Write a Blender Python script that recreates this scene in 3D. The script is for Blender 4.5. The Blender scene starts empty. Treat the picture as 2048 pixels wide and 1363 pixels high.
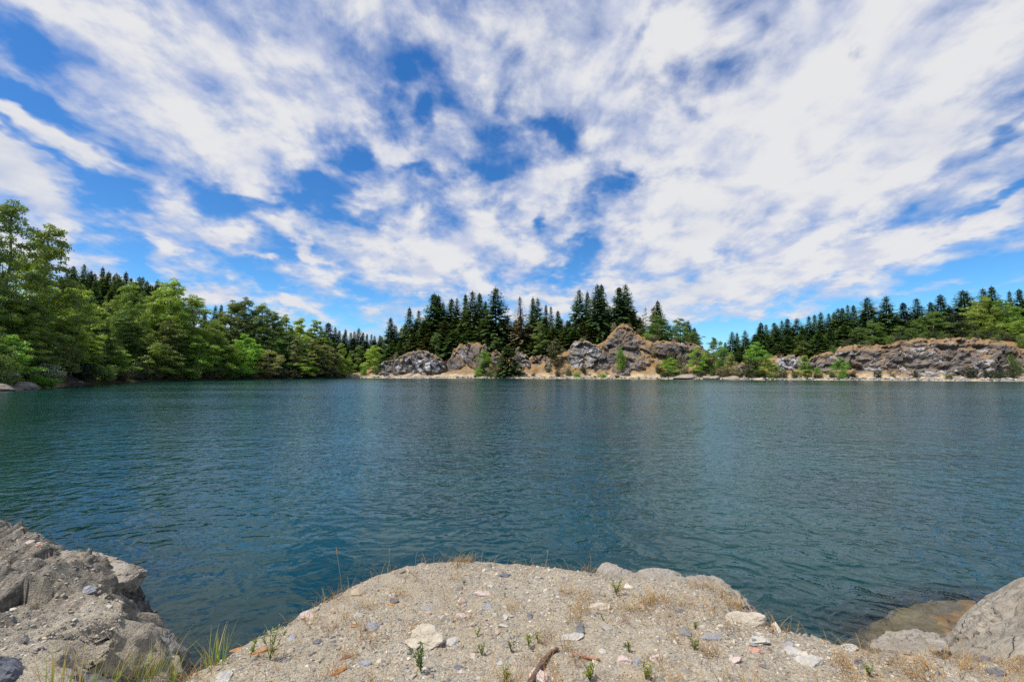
import bpy, bmesh, math, random
import numpy as np
from mathutils import Vector, Matrix, Euler
from mathutils.bvhtree import BVHTree

rng = np.random.default_rng(11)
random.seed(11)
scene = bpy.context.scene
COL = scene.collection
R = math.radians

# ------------------------------------------------------------------ camera
CAM_H = 3.0
FPX = 918.0                      # focal length in pixels of the 2048 px wide photograph
PITCH = math.atan((744 - 681.5) / FPX)
camd = bpy.data.cameras.new('camera')
camd.sensor_width = 36.0
camd.lens = 36.0 * FPX / 2048.0
camd.clip_start = 0.05
camd.clip_end = 20000
cam = bpy.data.objects.new('camera', camd)
cam.location = (0, 0, CAM_H)
cam.rotation_euler = (R(90) + PITCH, 0, 0)
COL.objects.link(cam)
scene.camera = cam
CP, SP = math.cos(PITCH), math.sin(PITCH)

def ray(px, py):
    a = (px - 1024) / FPX
    e = (681.5 - py) / FPX
    return np.array([a, CP - e * SP, SP + e * CP])

def at_depth(px, py, Y):
    d = ray(px, py)
    return np.array([0, 0, CAM_H]) + d * (Y / d[1])

def at_z(px, py, z):
    d = ray(px, py)
    return np.array([0, 0, CAM_H]) + d * ((z - CAM_H) / d[2])

def xs(px):                      # sideways metres per metre of depth near the horizon
    return (px - 1024) / FPX / (CP + 0.068 * SP)

# ------------------------------------------------------------------ numpy noise
def _hash(ix, iy, iz, seed):
    h = (ix.astype(np.int64) * 374761393 + iy.astype(np.int64) * 668265263 + iz.astype(np.int64) * 2147483647 + seed * 144269) & 0xFFFFFFFF
    h = ((h ^ (h >> 13)) * 1274126177) & 0xFFFFFFFF
    h = ((h ^ (h >> 16)) * 2246822519) & 0xFFFFFFFF
    return ((h ^ (h >> 15)) & 0xFFFFFF) / float(0xFFFFFF)

def vnoise(p, seed=0):
    i = np.floor(p).astype(np.int64)
    f = p - i
    u = f * f * f * (f * (f * 6 - 15) + 10)
    out = 0
    for dx in (0, 1):
        wx = u[:, 0] if dx else 1 - u[:, 0]
        for dy in (0, 1):
            wy = u[:, 1] if dy else 1 - u[:, 1]
            for dz in (0, 1):
                wz = u[:, 2] if dz else 1 - u[:, 2]
                out = out + wx * wy * wz * _hash(i[:, 0] + dx, i[:, 1] + dy, i[:, 2] + dz, seed)
    return out * 2 - 1

def fbm(p, octv=4, seed=0, gain=0.5, lac=2.03):
    a, s, out = 1.0, 0.0, 0
    p = np.array(p, float)
    for o in range(octv):
        out = out + a * vnoise(p + o * 17.3, seed + o)
        s += a
        a *= gain
        p = p * lac
    return out / s

def worley(p, seed=0, full=False):
    """F1, F2 and the random value of the nearest cell."""
    i = np.floor(p).astype(np.int64)
    n = len(p)
    f1 = np.full(n, 9.0); f2 = np.full(n, 9.0); cid = np.zeros(n); off = np.zeros((n, 3))
    for dx in (-1, 0, 1):
        for dy in (-1, 0, 1):
            for dz in (-1, 0, 1):
                c = i + np.array([dx, dy, dz])
                q = np.stack([c[:, k] + _hash(c[:, 0], c[:, 1], c[:, 2], seed + 3 + k) for k in range(3)], 1)
                d = np.linalg.norm(q - p, axis=1)
                m = d < f1
                f2 = np.where(m, f1, np.minimum(f2, d))
                cid = np.where(m, _hash(c[:, 0], c[:, 1], c[:, 2], seed + 9), cid)
                f1 = np.where(m, d, f1)
                off = np.where(m[:, None], p - q, off)
    return (f1, f2, cid, off) if full else (f1, f2, cid)

def sstep(a, b, x):
    t = np.clip((x - a) / (b - a), 0, 1)
    return t * t * (3 - 2 * t)

def nrm(v):
    return v / np.maximum(np.linalg.norm(v, axis=-1, keepdims=True), 1e-9)

# ------------------------------------------------------------------ meshes and tags
def make_mesh(name, v, faces, mat=None, smooth=True, attrs=None, colors=None):
    """faces: (n,3) or (n,4) int array, or a list of such arrays."""
    v = np.asarray(v, np.float32)
    if not isinstance(faces, list):
        faces = [faces]
    me = bpy.data.meshes.new(name)
    me.vertices.add(len(v))
    me.vertices.foreach_set('co', v.ravel())
    idx = np.concatenate([np.asarray(f, np.int32).ravel() for f in faces])
    cnt = np.concatenate([np.full(len(f), np.asarray(f).shape[1], np.int32) for f in faces])
    me.loops.add(len(idx))
    me.loops.foreach_set('vertex_index', idx)
    me.polygons.add(len(cnt))
    st = np.zeros(len(cnt), np.int32); st[1:] = np.cumsum(cnt)[:-1]
    me.polygons.foreach_set('loop_start', st)
    me.polygons.foreach_set('use_smooth', np.full(len(cnt), bool(smooth)))
    for k, a in (attrs or {}).items():
        at = me.attributes.new(k, 'FLOAT', 'POINT')
        at.data.foreach_set('value', np.asarray(a, np.float32))
    for k, a in (colors or {}).items():
        at = me.attributes.new(k, 'FLOAT_COLOR', 'POINT')
        c = np.ones((len(v), 4), np.float32); c[:, :3] = a
        at.data.foreach_set('color', c.ravel())
    me.update(calc_edges=True)
    me.validate()
    if mat:
        me.materials.append(mat)
    return me

def link(name, me, parent=None):
    o = bpy.data.objects.new(name, me)
    COL.objects.link(o)
    if parent:
        o.parent = parent
    return o

def tag(o, label=None, cat=None, group=None, kind=None):
    if label: o['label'] = label
    if cat: o['category'] = cat
    if group: o['group'] = group
    if kind: o['kind'] = kind
    return o

def grid_faces(nu, nv, wrap=False):
    """vertex index = iu*nv + iv"""
    iu = np.arange(nu if wrap else nu - 1)
    iv = np.arange(nv - 1)
    a, b = np.meshgrid(iu, iv, indexing='ij')
    a, b = a.ravel(), b.ravel()
    a2 = (a + 1) % nu
    return np.stack([a * nv + b, a2 * nv + b, a2 * nv + b + 1, a * nv + b + 1], 1)

# ------------------------------------------------------------------ materials
class NT:
    def __init__(self, name):
        self.m = bpy.data.materials.new(name)
        self.m.use_nodes = True
        self.t = self.m.node_tree
        self.t.nodes.clear()
        self.out = self.t.nodes.new('ShaderNodeOutputMaterial')
    def n(self, typ, **kw):
        nd = self.t.nodes.new('ShaderNode' + typ)
        for k, v in kw.items():
            setattr(nd, k, v)
        return nd
    def l(self, a, b):
        self.t.links.new(a, b)
    def set(self, sock, v):
        if hasattr(v, 'is_output'):
            self.l(v, sock)
        else:
            sock.default_value = v
    def math(self, op, a, b=0.0, c=None, clamp=False):
        nd = self.n('Math', operation=op, use_clamp=clamp)
        self.set(nd.inputs[0], a); self.set(nd.inputs[1], b)
        if c is not None: self.set(nd.inputs[2], c)
        return nd.outputs[0]
    def vmath(self, op, a, b=None, s=None):
        nd = self.n('VectorMath', operation=op)
        self.set(nd.inputs[0], a)
        if b is not None: self.set(nd.inputs[1], b)
        if s is not None: self.set(nd.inputs['Scale'], s)
        return nd.outputs['Value'] if op in ('LENGTH', 'DOT_PRODUCT', 'DISTANCE') else nd.outputs[0]
    def noise(self, vec, scale, detail=4, rough=0.5, dist=0.0, color=False):
        nd = self.n('TexNoise')
        self.set(nd.inputs['Vector'], vec)
        nd.inputs['Scale'].default_value = scale
        nd.inputs['Detail'].default_value = detail
        nd.inputs['Roughness'].default_value = rough
        nd.inputs['Distortion'].default_value = dist
        return nd.outputs['Color' if color else 'Fac']
    def vor(self, vec, scale, feature='F1', out='Distance'):
        nd = self.n('TexVoronoi', feature=feature)
        self.set(nd.inputs['Vector'], vec)
        nd.inputs['Scale'].default_value = scale
        return nd.outputs[out]
    def rng(self, v, a, b, c=0.0, d=1.0, smooth=True):
        nd = self.n('MapRange', interpolation_type='SMOOTHSTEP' if smooth else 'LINEAR')
        self.set(nd.inputs[0], v)
        for i, x in enumerate((a, b, c, d)):
            self.set(nd.inputs[1 + i], x)
        return nd.outputs[0]
    def mix(self, f, a, b, mode='MIX'):
        nd = self.n('Mix', data_type='RGBA', blend_type=mode)
        self.set(nd.inputs['Factor'], f)
        A, B = [s for s in nd.inputs if s.type == 'RGBA']
        for s, v in ((A, a), (B, b)):
            self.set(s, v if hasattr(v, 'is_output') else (*v[:3], 1.0))
        return [s for s in nd.outputs if s.type == 'RGBA'][0]
    def obj(self):
        return self.n('TexCoord').outputs['Object']
    def pos(self):
        return self.n('NewGeometry').outputs['Position']
    def attr(self, name, out='Fac'):
        return self.n('Attribute', attribute_name=name).outputs[out]
    def bump(self, h, strength=0.5, dist=0.05):
        b = self.n('Bump')
        b.inputs['Strength'].default_value = strength
        b.inputs['Distance'].default_value = dist
        self.l(h, b.inputs['Height'])
        return b.outputs[0]
    def principled(self, color, rough=0.9, normal=None, spec=0.25):
        p = self.n('BsdfPrincipled')
        self.set(p.inputs['Base Color'], color if hasattr(color, 'is_output') else (*color, 1))
        self.set(p.inputs['Roughness'], rough)
        p.inputs['Specular IOR Level'].default_value = spec
        if normal is not None: self.l(normal, p.inputs['Normal'])
        self.l(p.outputs[0], self.out.inputs[0])
        return p

def foliage_mat(name, dark, light, transl=0.35, gloss=0.06, pale=None, pale_amt=0.0):
    """tint attribute: 0 dark leaves .. 1 light leaves; each plant shifts a little on its own."""
    t = NT(name)
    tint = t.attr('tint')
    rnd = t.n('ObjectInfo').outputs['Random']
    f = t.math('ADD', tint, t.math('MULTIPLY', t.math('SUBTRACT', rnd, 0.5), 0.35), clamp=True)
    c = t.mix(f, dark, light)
    if pale:
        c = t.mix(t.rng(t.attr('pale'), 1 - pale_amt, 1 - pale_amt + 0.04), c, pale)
    hsv = t.n('HueSaturation')
    t.l(c, hsv.inputs['Color'])
    t.l(t.rng(t.math('FRACT', t.math('MULTIPLY', rnd, 7.31)), 0, 1, 0.485, 0.512, smooth=False), hsv.inputs['Hue'])
    t.l(t.rng(t.math('FRACT', t.math('MULTIPLY', rnd, 3.7)), 0, 1, 0.8, 1.15, smooth=False), hsv.inputs['Value'])
    c = hsv.outputs[0]
    d = t.n('BsdfDiffuse'); t.l(c, d.inputs[0])
    tr = t.n('BsdfTranslucent')
    t.l(t.mix(1.0, c, (1.25, 1.2, 0.55), 'MULTIPLY'), tr.inputs[0])
    m = t.n('MixShader'); m.inputs[0].default_value = transl
    t.l(d.outputs[0], m.inputs[1]); t.l(tr.outputs[0], m.inputs[2])
    g = t.n('BsdfGlossy'); g.inputs['Roughness'].default_value = 0.45
    m2 = t.n('MixShader'); m2.inputs[0].default_value = gloss
    t.l(m.outputs[0], m2.inputs[1]); t.l(g.outputs[0], m2.inputs[2])
    t.l(m2.outputs[0], t.out.inputs[0])
    return t.m

M = {}
M['fir'] = foliage_mat('fir_needles', (0.042, 0.086, 0.03), (0.175, 0.275, 0.08), 0.32, 0.03)
M['fir_far'] = foliage_mat('distant_fir_needles', (0.035, 0.066, 0.036), (0.1, 0.16, 0.075), 0.2, 0.02)
M['fir_olive'] = foliage_mat('olive_fir_needles', (0.05, 0.075, 0.02), (0.16, 0.2, 0.052), 0.15, 0.03)
M['fir_dead'] = foliage_mat('dying_fir_needles', (0.2, 0.14, 0.085), (0.42, 0.31, 0.19), 0.2, 0.02)
M['cotton'] = foliage_mat('cottonwood_leaves', (0.17, 0.26, 0.02), (0.5, 0.66, 0.07), 0.5, 0.07, (0.55, 0.55, 0.32), 0.05)
M['cotton_dark'] = foliage_mat('dark_cottonwood_leaves', (0.09, 0.14, 0.022), (0.29, 0.39, 0.065), 0.48, 0.06)
M['cotton_pale'] = foliage_mat('pale_cottonwood_leaves', (0.15, 0.18, 0.035), (0.43, 0.45, 0.11), 0.48, 0.07, (0.55, 0.54, 0.36), 0.12)
M['bright'] = foliage_mat('bright_alder_leaves', (0.11, 0.25, 0.02), (0.36, 0.58, 0.06), 0.5, 0.05)
M['mid'] = foliage_mat('maple_leaves', (0.07, 0.14, 0.024), (0.23, 0.36, 0.06), 0.48, 0.05)
M['shrub_dark'] = foliage_mat('dark_shrub_leaves', (0.018, 0.036, 0.012), (0.06, 0.09, 0.026), 0.25, 0.05)
M['shrub_olive'] = foliage_mat('olive_shrub_leaves', (0.05, 0.062, 0.02), (0.17, 0.17, 0.05), 0.3, 0.05)
M['shrub_cream'] = foliage_mat('cream_flowering_shrub_leaves', (0.08, 0.095, 0.035), (0.22, 0.22, 0.08), 0.3, 0.05, (0.6, 0.54, 0.34), 0.5)
M['shrub_white'] = foliage_mat('white_leaved_shrub_leaves', (0.1, 0.17, 0.03), (0.32, 0.42, 0.07), 0.4, 0.1, (0.8, 0.8, 0.6), 0.5)
M['shrub_brown'] = foliage_mat('brownish_shrub_leaves', (0.1, 0.075, 0.035), (0.26, 0.2, 0.085), 0.25, 0.03, (0.5, 0.4, 0.25), 0.2)

def bark_mat(name, a, b):
    t = NT(name)
    o = t.obj()
    mp = t.n('Mapping'); mp.inputs['Scale'].default_value = (5, 5, 0.8); t.l(o, mp.inputs[0])
    n = t.noise(mp.outputs[0], 2.0, 5, 0.6)
    t.principled(t.mix(n, a, b), 0.9, t.bump(n, 0.6, 0.03))
    return t.m
M['bark'] = bark_mat('fir_bark', (0.05, 0.04, 0.032), (0.16, 0.13, 0.1))
M['bark_pale'] = bark_mat('cottonwood_bark', (0.14, 0.125, 0.1), (0.36, 0.33, 0.28))

# ------------------------------------------------------------------ sun, sky
SUN_EL, SUN_AZ = R(63), math.atan2(-0.9, -0.3)        # azimuth from +Y, positive towards +X
sun_dir = Vector((math.cos(SUN_EL) * math.sin(SUN_AZ), math.cos(SUN_EL) * math.cos(SUN_AZ), math.sin(SUN_EL)))
sl = bpy.data.lights.new('sun', 'SUN')
sl.energy = 4.6
sl.angle = R(0.5)
sl.color = (1.0, 0.955, 0.88)
so = bpy.data.objects.new('sun', sl)
so.rotation_euler = (-sun_dir).to_track_quat('-Z', 'Y').to_euler()
so.location = (0, 0, 200)
COL.objects.link(so)

world = bpy.data.worlds.new('World')
scene.world = world
world.use_nodes = True
W = NT.__new__(NT)
W.t = world.node_tree
W.t.nodes.clear()
wo = W.n('OutputWorld')
bg = W.n('Background')
SKY_S = 0.1
bg.inputs[1].default_value = SKY_S
W.l(bg.outputs[0], wo.inputs[0])
D = W.n('TexCoord').outputs['Generated']
sky = W.n('TexSky', sky_type='NISHITA')
sky.sun_disc = False
sky.sun_elevation = SUN_EL
sky.sun_rotation = SUN_AZ
sky.altitude = 100
sky.air_density = 1.0
sky.dust_density = 0.6
sky.ozone_density = 3.0
sp0 = W.n('SeparateXYZ'); W.l(D, sp0.inputs[0]); sepz = sp0.outputs[2]
hs = W.n('HueSaturation')
hs.inputs['Saturation'].default_value = 1.3
hs.inputs['Value'].default_value = 1.34
W.l(sky.outputs[0], hs.inputs['Color'])
skyc = W.mix(1.0, hs.outputs[0], (0.68, 0.9, 1.08), 'MULTIPLY')
skyc = W.mix(W.rng(sepz, 0.0, 0.32, 1.0, 0.0), skyc, W.mix(1.0, skyc, (0.98, 1.24, 1.3), 'MULTIPLY'))
# cloud layer: a flat deck seen in perspective
sep = W.n('SeparateXYZ'); W.l(D, sep.inputs[0])
dz = W.math('MAXIMUM', sep.outputs[2], 0.0)
den = W.math('ADD', dz, 0.28)
qx = W.math('DIVIDE', sep.outputs[0], den)
qy = W.math('DIVIDE', sep.outputs[1], den)
cq = W.n('CombineXYZ'); W.l(qx, cq.inputs[0]); W.l(W.math('MULTIPLY', qy, 0.8), cq.inputs[1])
Q = cq.outputs[0]

def blob(px, py, hw, hh, rot=0.0, s=1.0):
    """a smooth patch of clear (s<0) or cloudy (s>0) sky round one compass direction"""
    d = Vector(ray(px, py)).normalized()
    right = d.cross(Vector((0, 0, 1))).normalized()
    up = right.cross(d)
    a = R(-rot)
    ax = right * math.cos(a) + up * math.sin(a)
    az = -right * math.sin(a) + up * math.cos(a)
    m = Matrix((ax, d, az)).transposed()
    # angular size shrinks away from the picture centre
    e = Vector(((px - 1024) / FPX, 1, (681.5 - py) / FPX)).length
    mp = W.n('Mapping', vector_type='TEXTURE')
    mp.inputs['Location'].default_value = d
    mp.inputs['Rotation'].default_value = m.to_euler()
    mp.inputs['Scale'].default_value = (hw / FPX / e, 3.0, hh / FPX / e)
    W.l(WD, mp.inputs[0])
    return W.rng(W.vmath('LENGTH', mp.outputs[0]), 0.2, 1.45, s, 0.0)
# ragged edges: the directions are shaken by noise before the patches are looked up
shake = W.noise(Q, 4.5, 4, 0.6, 0.0, color=True)
WD = W.vmath('ADD', D, W.vmath('SCALE', W.vmath('SUBTRACT', shake, (0.5, 0.5, 0.5)), s=0.15))
cover = None
BLOBS = [
    # clear patches
    (55, 100, 110, 34, 22, -.46), (60, 200, 130, 36, 12, -.5), (170, 118, 60, 28, 25, -.3), (60, 300, 110, 13, 22, -.3), (270, 345, 90, 18, 22, -.32),
    (200, 395, 110, 30, 15, -.35), (440, 405, 100, 24, 0, -.3), (600, 385, 80, 36, -8, -.45), (690, 300, 60, 42, 0, -.5), (660, 350, 90, 26, 0, -.4),
    (450, 540, 150, 36, 12, -.28), (250, 505, 100, 24, 10, -.3), (560, 500, 60, 40, 10, -.25), (700, 420, 60, 20, 0, -.3), (640, 640, 150, 20, 4, -.2),
    (868, 120, 30, 40, -30, -.22), (815, 160, 20, 60, 20, -.2), (850, 235, 22, 46, 15, -.3), (985, 265, 56, 50, 0, -.14), (1010, 190, 24, 26, 0, -.3), (1050, 215, 24, 36, 0, -.15), (1095, 260, 50, 18, 15, -.25),
    (960, 330, 70, 20, 0, -.24), (1140, 290, 26, 18, 20, -.22), (1225, 372, 50, 18, -5, -.26), (1250, 345, 16, 24, -30, -.25), (1085, 440, 18, 32, -10, -.34), (1130, 545, 60, 22, -10, -.4), (1165, 500, 40, 16, -30, -.3),
    (1300, 80, 16, 50, 38, -.22), (1508, 50, 10, 30, 38, -.14), (1660, 8, 30, 10, 20, -.05), (1705, 142, 26, 18, 0, -.3), (2040, 262, 36, 20, -40, -.4),
    (1390, 232, 16, 34, -20, -.25), (1740, 30, 80, 16, -30, -.05), (1500, 275, 40, 20, -30, -.12), (1560, 400, 60, 14, -40, -.12),
    (1750, 655, 420, 46, -10, -.8), (2010, 585, 300, 58, -12, -.8), (1440, 660, 160, 22, -8, -.5), (1930, 436, 190, 11, -17, -.34), (700, 80, 60, 50, 40, -.16),
    (820, 350, 70, 16, 10, -.28), (1330, 590, 120, 12, -14, -.14), (900, 600, 130, 20, 0, -.2), (700, 575, 40, 50, 0, -.25),
    # cloud masses
    (1500, 45, 150, 70, 10, .4), (1320, 110, 60, 60, 0, .15), (870, 510, 190, 66, -6, .34), (785, 308, 46, 34, 0, .5), (65, 370, 95, 44, 18, .4), (110, 280, 150, 20, 16, .34), (300, 366, 70, 20, 18, .3), (455, 465, 42, 16, 8, .42), (275, 435, 60, 20, 14, .3), (275, 470, 50, 14, 14, .25),
    (390, 590, 60, 26, 20, .5), (350, 515, 50, 20, 10, .34), (520, 520, 40, 12, 15, .34), (480, 370, 70, 22, 10, .3), (600, 480, 60, 18, 20, .3), (130, 460, 40, 16, 20, .3), (580, 600, 90, 22, 18, .4), (590, 480, 80, 20, 20, .22), (1130, 605, 140, 18, -2, .3), (1600, 300, 440, 190, -22, .46), (1500, 560, 330, 34, -12, .4), (1850, 480, 240, 26, -14, .34),
    (480, 160, 300, 130, 24, .3), (1150, 120, 240, 90, 0, .25), (1080, 380, 110, 50, 0, .22), (380, 260, 200, 50, 14, .25), (500, 340, 110, 30, 12, .25), (1240, 250, 90, 60, 30, .2),
]
for b in BLOBS:
    o = blob(*b)
    cover = o if cover is None else W.math('ADD', cover, o)
cover = W.math('MAXIMUM', W.math('MINIMUM', cover, 0.5), -0.46)
n1 = W.noise(Q, 5.4, 9, 0.58, 0.25)
n2 = W.noise(W.vmath('ADD', Q, (5.2, 1.3, 2.0)), 8.0, 7, 0.58, 0.1)
dens = W.math('ADD', W.math('ADD', W.math('MULTIPLY', W.math('SUBTRACT', n1, 0.5), 1.6), W.math('MULTIPLY', W.math('SUBTRACT', n2, 0.5), 1.0)), W.math('ADD', cover, 0.06))
alpha = W.rng(dens, -0.3, 0.4)
# thickness and the side turned to the sun shade the clouds
n3 = W.noise(W.vmath('ADD', Q, (0.07, -0.05, 0.0)), 5.4, 5, 0.52, 0.25)
lit = W.math('SUBTRACT', n1, n3)
body = W.rng(W.math('ADD', W.math('MULTIPLY', dens, 0.9), W.math('MULTIPLY', lit, 1.6)), -0.05, 0.62)
cl = W.mix(body, (0.60, 0.64, 0.78), (0.82, 0.82, 0.83))
cl = W.mix(W.rng(W.noise(Q, 1.9, 4, 0.5), 0.52, 0.72, 0.0, 0.5), cl, (0.62, 0.66, 0.74))
low = W.rng(dz, 0.0, 0.25, 1.0, 0.0)
cl = W.mix(W.math('MULTIPLY', low, 0.25), cl, (0.62, 0.66, 0.78))
clb = W.vmath('SCALE', cl, s=1.0 / SKY_S)
fin = W.mix(W.math('MULTIPLY', alpha, 0.97), skyc, clb)
W.l(fin, bg.inputs[0])

# ------------------------------------------------------------------ far terrain
SH = np.array([(-800, 34), (-500, 47), (-200, 60), (0, 72), (60, 80), (100, 88), (140, 99), (200, 118), (260, 135), (400, 165), (520, 190), (640, 215), (700, 245),
               (760, 240), (900, 232), (1000, 226), (1150, 214), (1300, 203), (1400, 192), (1500, 184), (1700, 172), (1900, 160), (2048, 152), (2300, 130), (2800, 100)], float)
def Ysh(px): return np.interp(px, SH[:, 0], SH[:, 1])
TOP = np.array([(690, 744), (715, 740), (760, 734), (800, 722), (850, 715), (885, 724), (905, 712), (930, 694), (960, 696), (990, 712), (1040, 712), (1100, 716), (1140, 696), (1180, 694),
                (1210, 684), (1245, 666), (1290, 672), (1350, 688), (1400, 694), (1422, 712), (1450, 730), (1485, 728), (1520, 714), (1560, 713), (1620, 716), (1660, 702), (1700, 695), (1760, 690), (1800, 683),
                (1860, 678), (2000, 677), (2060, 684), (2300, 690), (2800, 690)], float)
HILL = np.array([(-800, 34), (0, 40), (130, 34), (200, 31), (330, 24), (450, 17), (600, 11), (700, 8), (760, 9), (2800, 9)], float)
S1 = 27.0                     # metres from the water's edge to the cliff top

def terrain_z(px, s):
    px = np.asarray(px, float); s = np.asarray(s, float)
    Y = Ysh(px)
    beach = np.where(s < 0, s * 0.35, 0.25 + 0.55 * sstep(0, 1.2, s) + 0.05 * np.clip(s, 0, 12) - 0.25)
    # rocky country
    tp = np.interp(px, TOP[:, 0], TOP[:, 1])
    zt = CAM_H + (744 - tp) / FPX * (Y + S1)
    b0 = 7.0
    cl = sstep(b0, S1, s)
    cl = 0.55 * cl + 0.45 * np.clip((s - b0) / (S1 - b0), 0, 1)
    rocky = beach + np.maximum(zt - 1.2, 0.0) * cl + 2.5 * sstep(S1, S1 + 45, s) - np.maximum(zt - 4, 0) * 0.5 * sstep(S1 + 70, S1 + 190, s)
    # wooded country
    hz = np.interp(px, HILL[:, 0], HILL[:, 1])
    wood = beach + 1.6 * sstep(2, 12, s) + hz * sstep(18, 170, s)
    w = sstep(690, 740, px)
    return wood * (1 - w) + rocky * w

cols = np.concatenate([np.arange(-800, 640, 9.0), np.arange(640, 2120, 1.6), np.arange(2120, 2800, 12.0)])
rows = np.concatenate([np.array([-14, -8, -5, -3, -2, -1.2, -0.6]), np.arange(0, 32, 0.45), np.geomspace(32.5, 420, 60)])
PX, SS = np.meshgrid(cols, rows, indexing='ij')
Z = terrain_z(PX, SS)
YY = Ysh(PX) + SS
XX = xs(PX) * YY
P = np.stack([XX.ravel(), YY.ravel(), Z.ravel()], 1)
ss_, px_ = SS.ravel(), PX.ravel()
rough = sstep(1.5, 9, ss_) * (1 - 0.6 * sstep(30, 60, ss_)) * sstep(680, 740, px_) + 0.25
nz = fbm(P * [0.12, 0.12, 0.2], 5, 3)
gul = 1 - np.abs(fbm(P * [0.16, 0.05, 0.08], 4, 8))          # gullies running down the slope
P[:, 2] += rough * (nz * 1.1 + (gul - 0.8) * 1.2 * sstep(5, 14, ss_) * (1 - sstep(26, 40, ss_)))
P[:, 2] += fbm(P * 1.3, 3, 21) * 0.16 * sstep(0.3, 3, ss_)
w1, w2, wc = worley(P * [0.4, 0.4, 0.7] + 0.4 * fbm(P * 0.5, 3, 55)[:, None], 17)
blk = rough * sstep(0.0, 0.3, fbm(P * 0.09 + 7, 3, 19)) * sstep(6, 10, ss_)
P[:, 2] += blk * (wc - 0.35) * 1.5
P[:, 1] += rough * fbm(P * [0.3, 0.3, 0.3] + 40, 4, 5) * 0.9 - blk * (wc - 0.4) * 1.2
edge = (fbm(np.stack([px_ * 0.05, 0 * px_, 0 * px_], 1), 4, 31)) * 1.2
P[:, 1] += edge * (1 - sstep(10, 30, ss_))
veg = sstep(26, 33, ss_ + 3 * fbm(P * 0.3, 3, 77)) * sstep(690, 740, px_) + (1 - sstep(690, 735, px_)) * sstep(1.0, 3.0, ss_)
veg = np.clip(veg, 0, 1)
beachm = (1 - sstep(1.2, 3.2, P[:, 2] + 0.5 * fbm(P * 0.6, 3, 12))) * np.maximum(sstep(685, 715, px_), 0.6 * (1 - sstep(110, 150, px_)))
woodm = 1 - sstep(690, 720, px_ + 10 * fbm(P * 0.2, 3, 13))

def soil_material():
    t = NT('ochre_slope_soil')
    o = t.obj()
    n1 = t.noise(o, 0.22, 6, 0.62)
    n2 = t.noise(o, 1.7, 5, 0.6)
    n3 = t.noise(o, 0.6, 4, 0.6)
    c = t.mix(t.rng(n1, 0.35, 0.65), (0.27, 0.15, 0.052), (0.38, 0.255, 0.12))
    c = t.mix(t.rng(n2, 0.5, 0.75, 0, 0.6), c, (0.22, 0.14, 0.075))
    c = t.mix(t.rng(n3, 0.53, 0.62, 0, 0.85), c, (0.2, 0.185, 0.18))
    b = t.mix(t.rng(n2, 0.35, 0.65), (0.42, 0.34, 0.24), (0.25, 0.21, 0.17))
    b = t.mix(t.rng(n1, 0.45, 0.6), b, (0.55, 0.42, 0.25))
    c = t.mix(t.attr('beach'), c, b)
    v = t.mix(t.rng(n2, 0.35, 0.7), (0.035, 0.04, 0.015), (0.17, 0.13, 0.055))
    c = t.mix(t.attr('veg'), c, v)
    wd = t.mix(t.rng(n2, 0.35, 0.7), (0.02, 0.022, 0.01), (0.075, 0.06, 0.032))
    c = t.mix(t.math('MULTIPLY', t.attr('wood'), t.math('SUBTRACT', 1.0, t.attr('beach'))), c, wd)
    t.principled(c, 0.95, t.bump(t.math('ADD', n2, n1), 0.7, 0.35), 0.1)
    return t.m
M['soil'] = soil_material()
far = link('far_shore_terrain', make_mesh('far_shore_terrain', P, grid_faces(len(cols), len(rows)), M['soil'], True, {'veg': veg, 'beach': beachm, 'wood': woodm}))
tag(far, kind='structure')
TB = BVHTree.FromPolygons([tuple(p) for p in P.tolist()], grid_faces(len(cols), len(rows)).tolist())

def ground_at(x, y):
    h = TB.ray_cast(Vector((x, y, 200)), Vector((0, 0, -1)))
    return h[0].z if h[0] else 0.0

# the ground far beyond
g = 9000.0
t = NT('distant_ground')
t.principled(t.mix(t.noise(t.obj(), 0.01, 4), (0.03, 0.045, 0.02), (0.07, 0.075, 0.035)), 1.0)
gr = link('ground', make_mesh('ground', [(-g, -g, -4), (g, -g, -4), (g, g, -4), (-g, g, -4)], np.array([[0, 1, 2, 3]]), t.m))
tag(gr, kind='structure')

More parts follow.
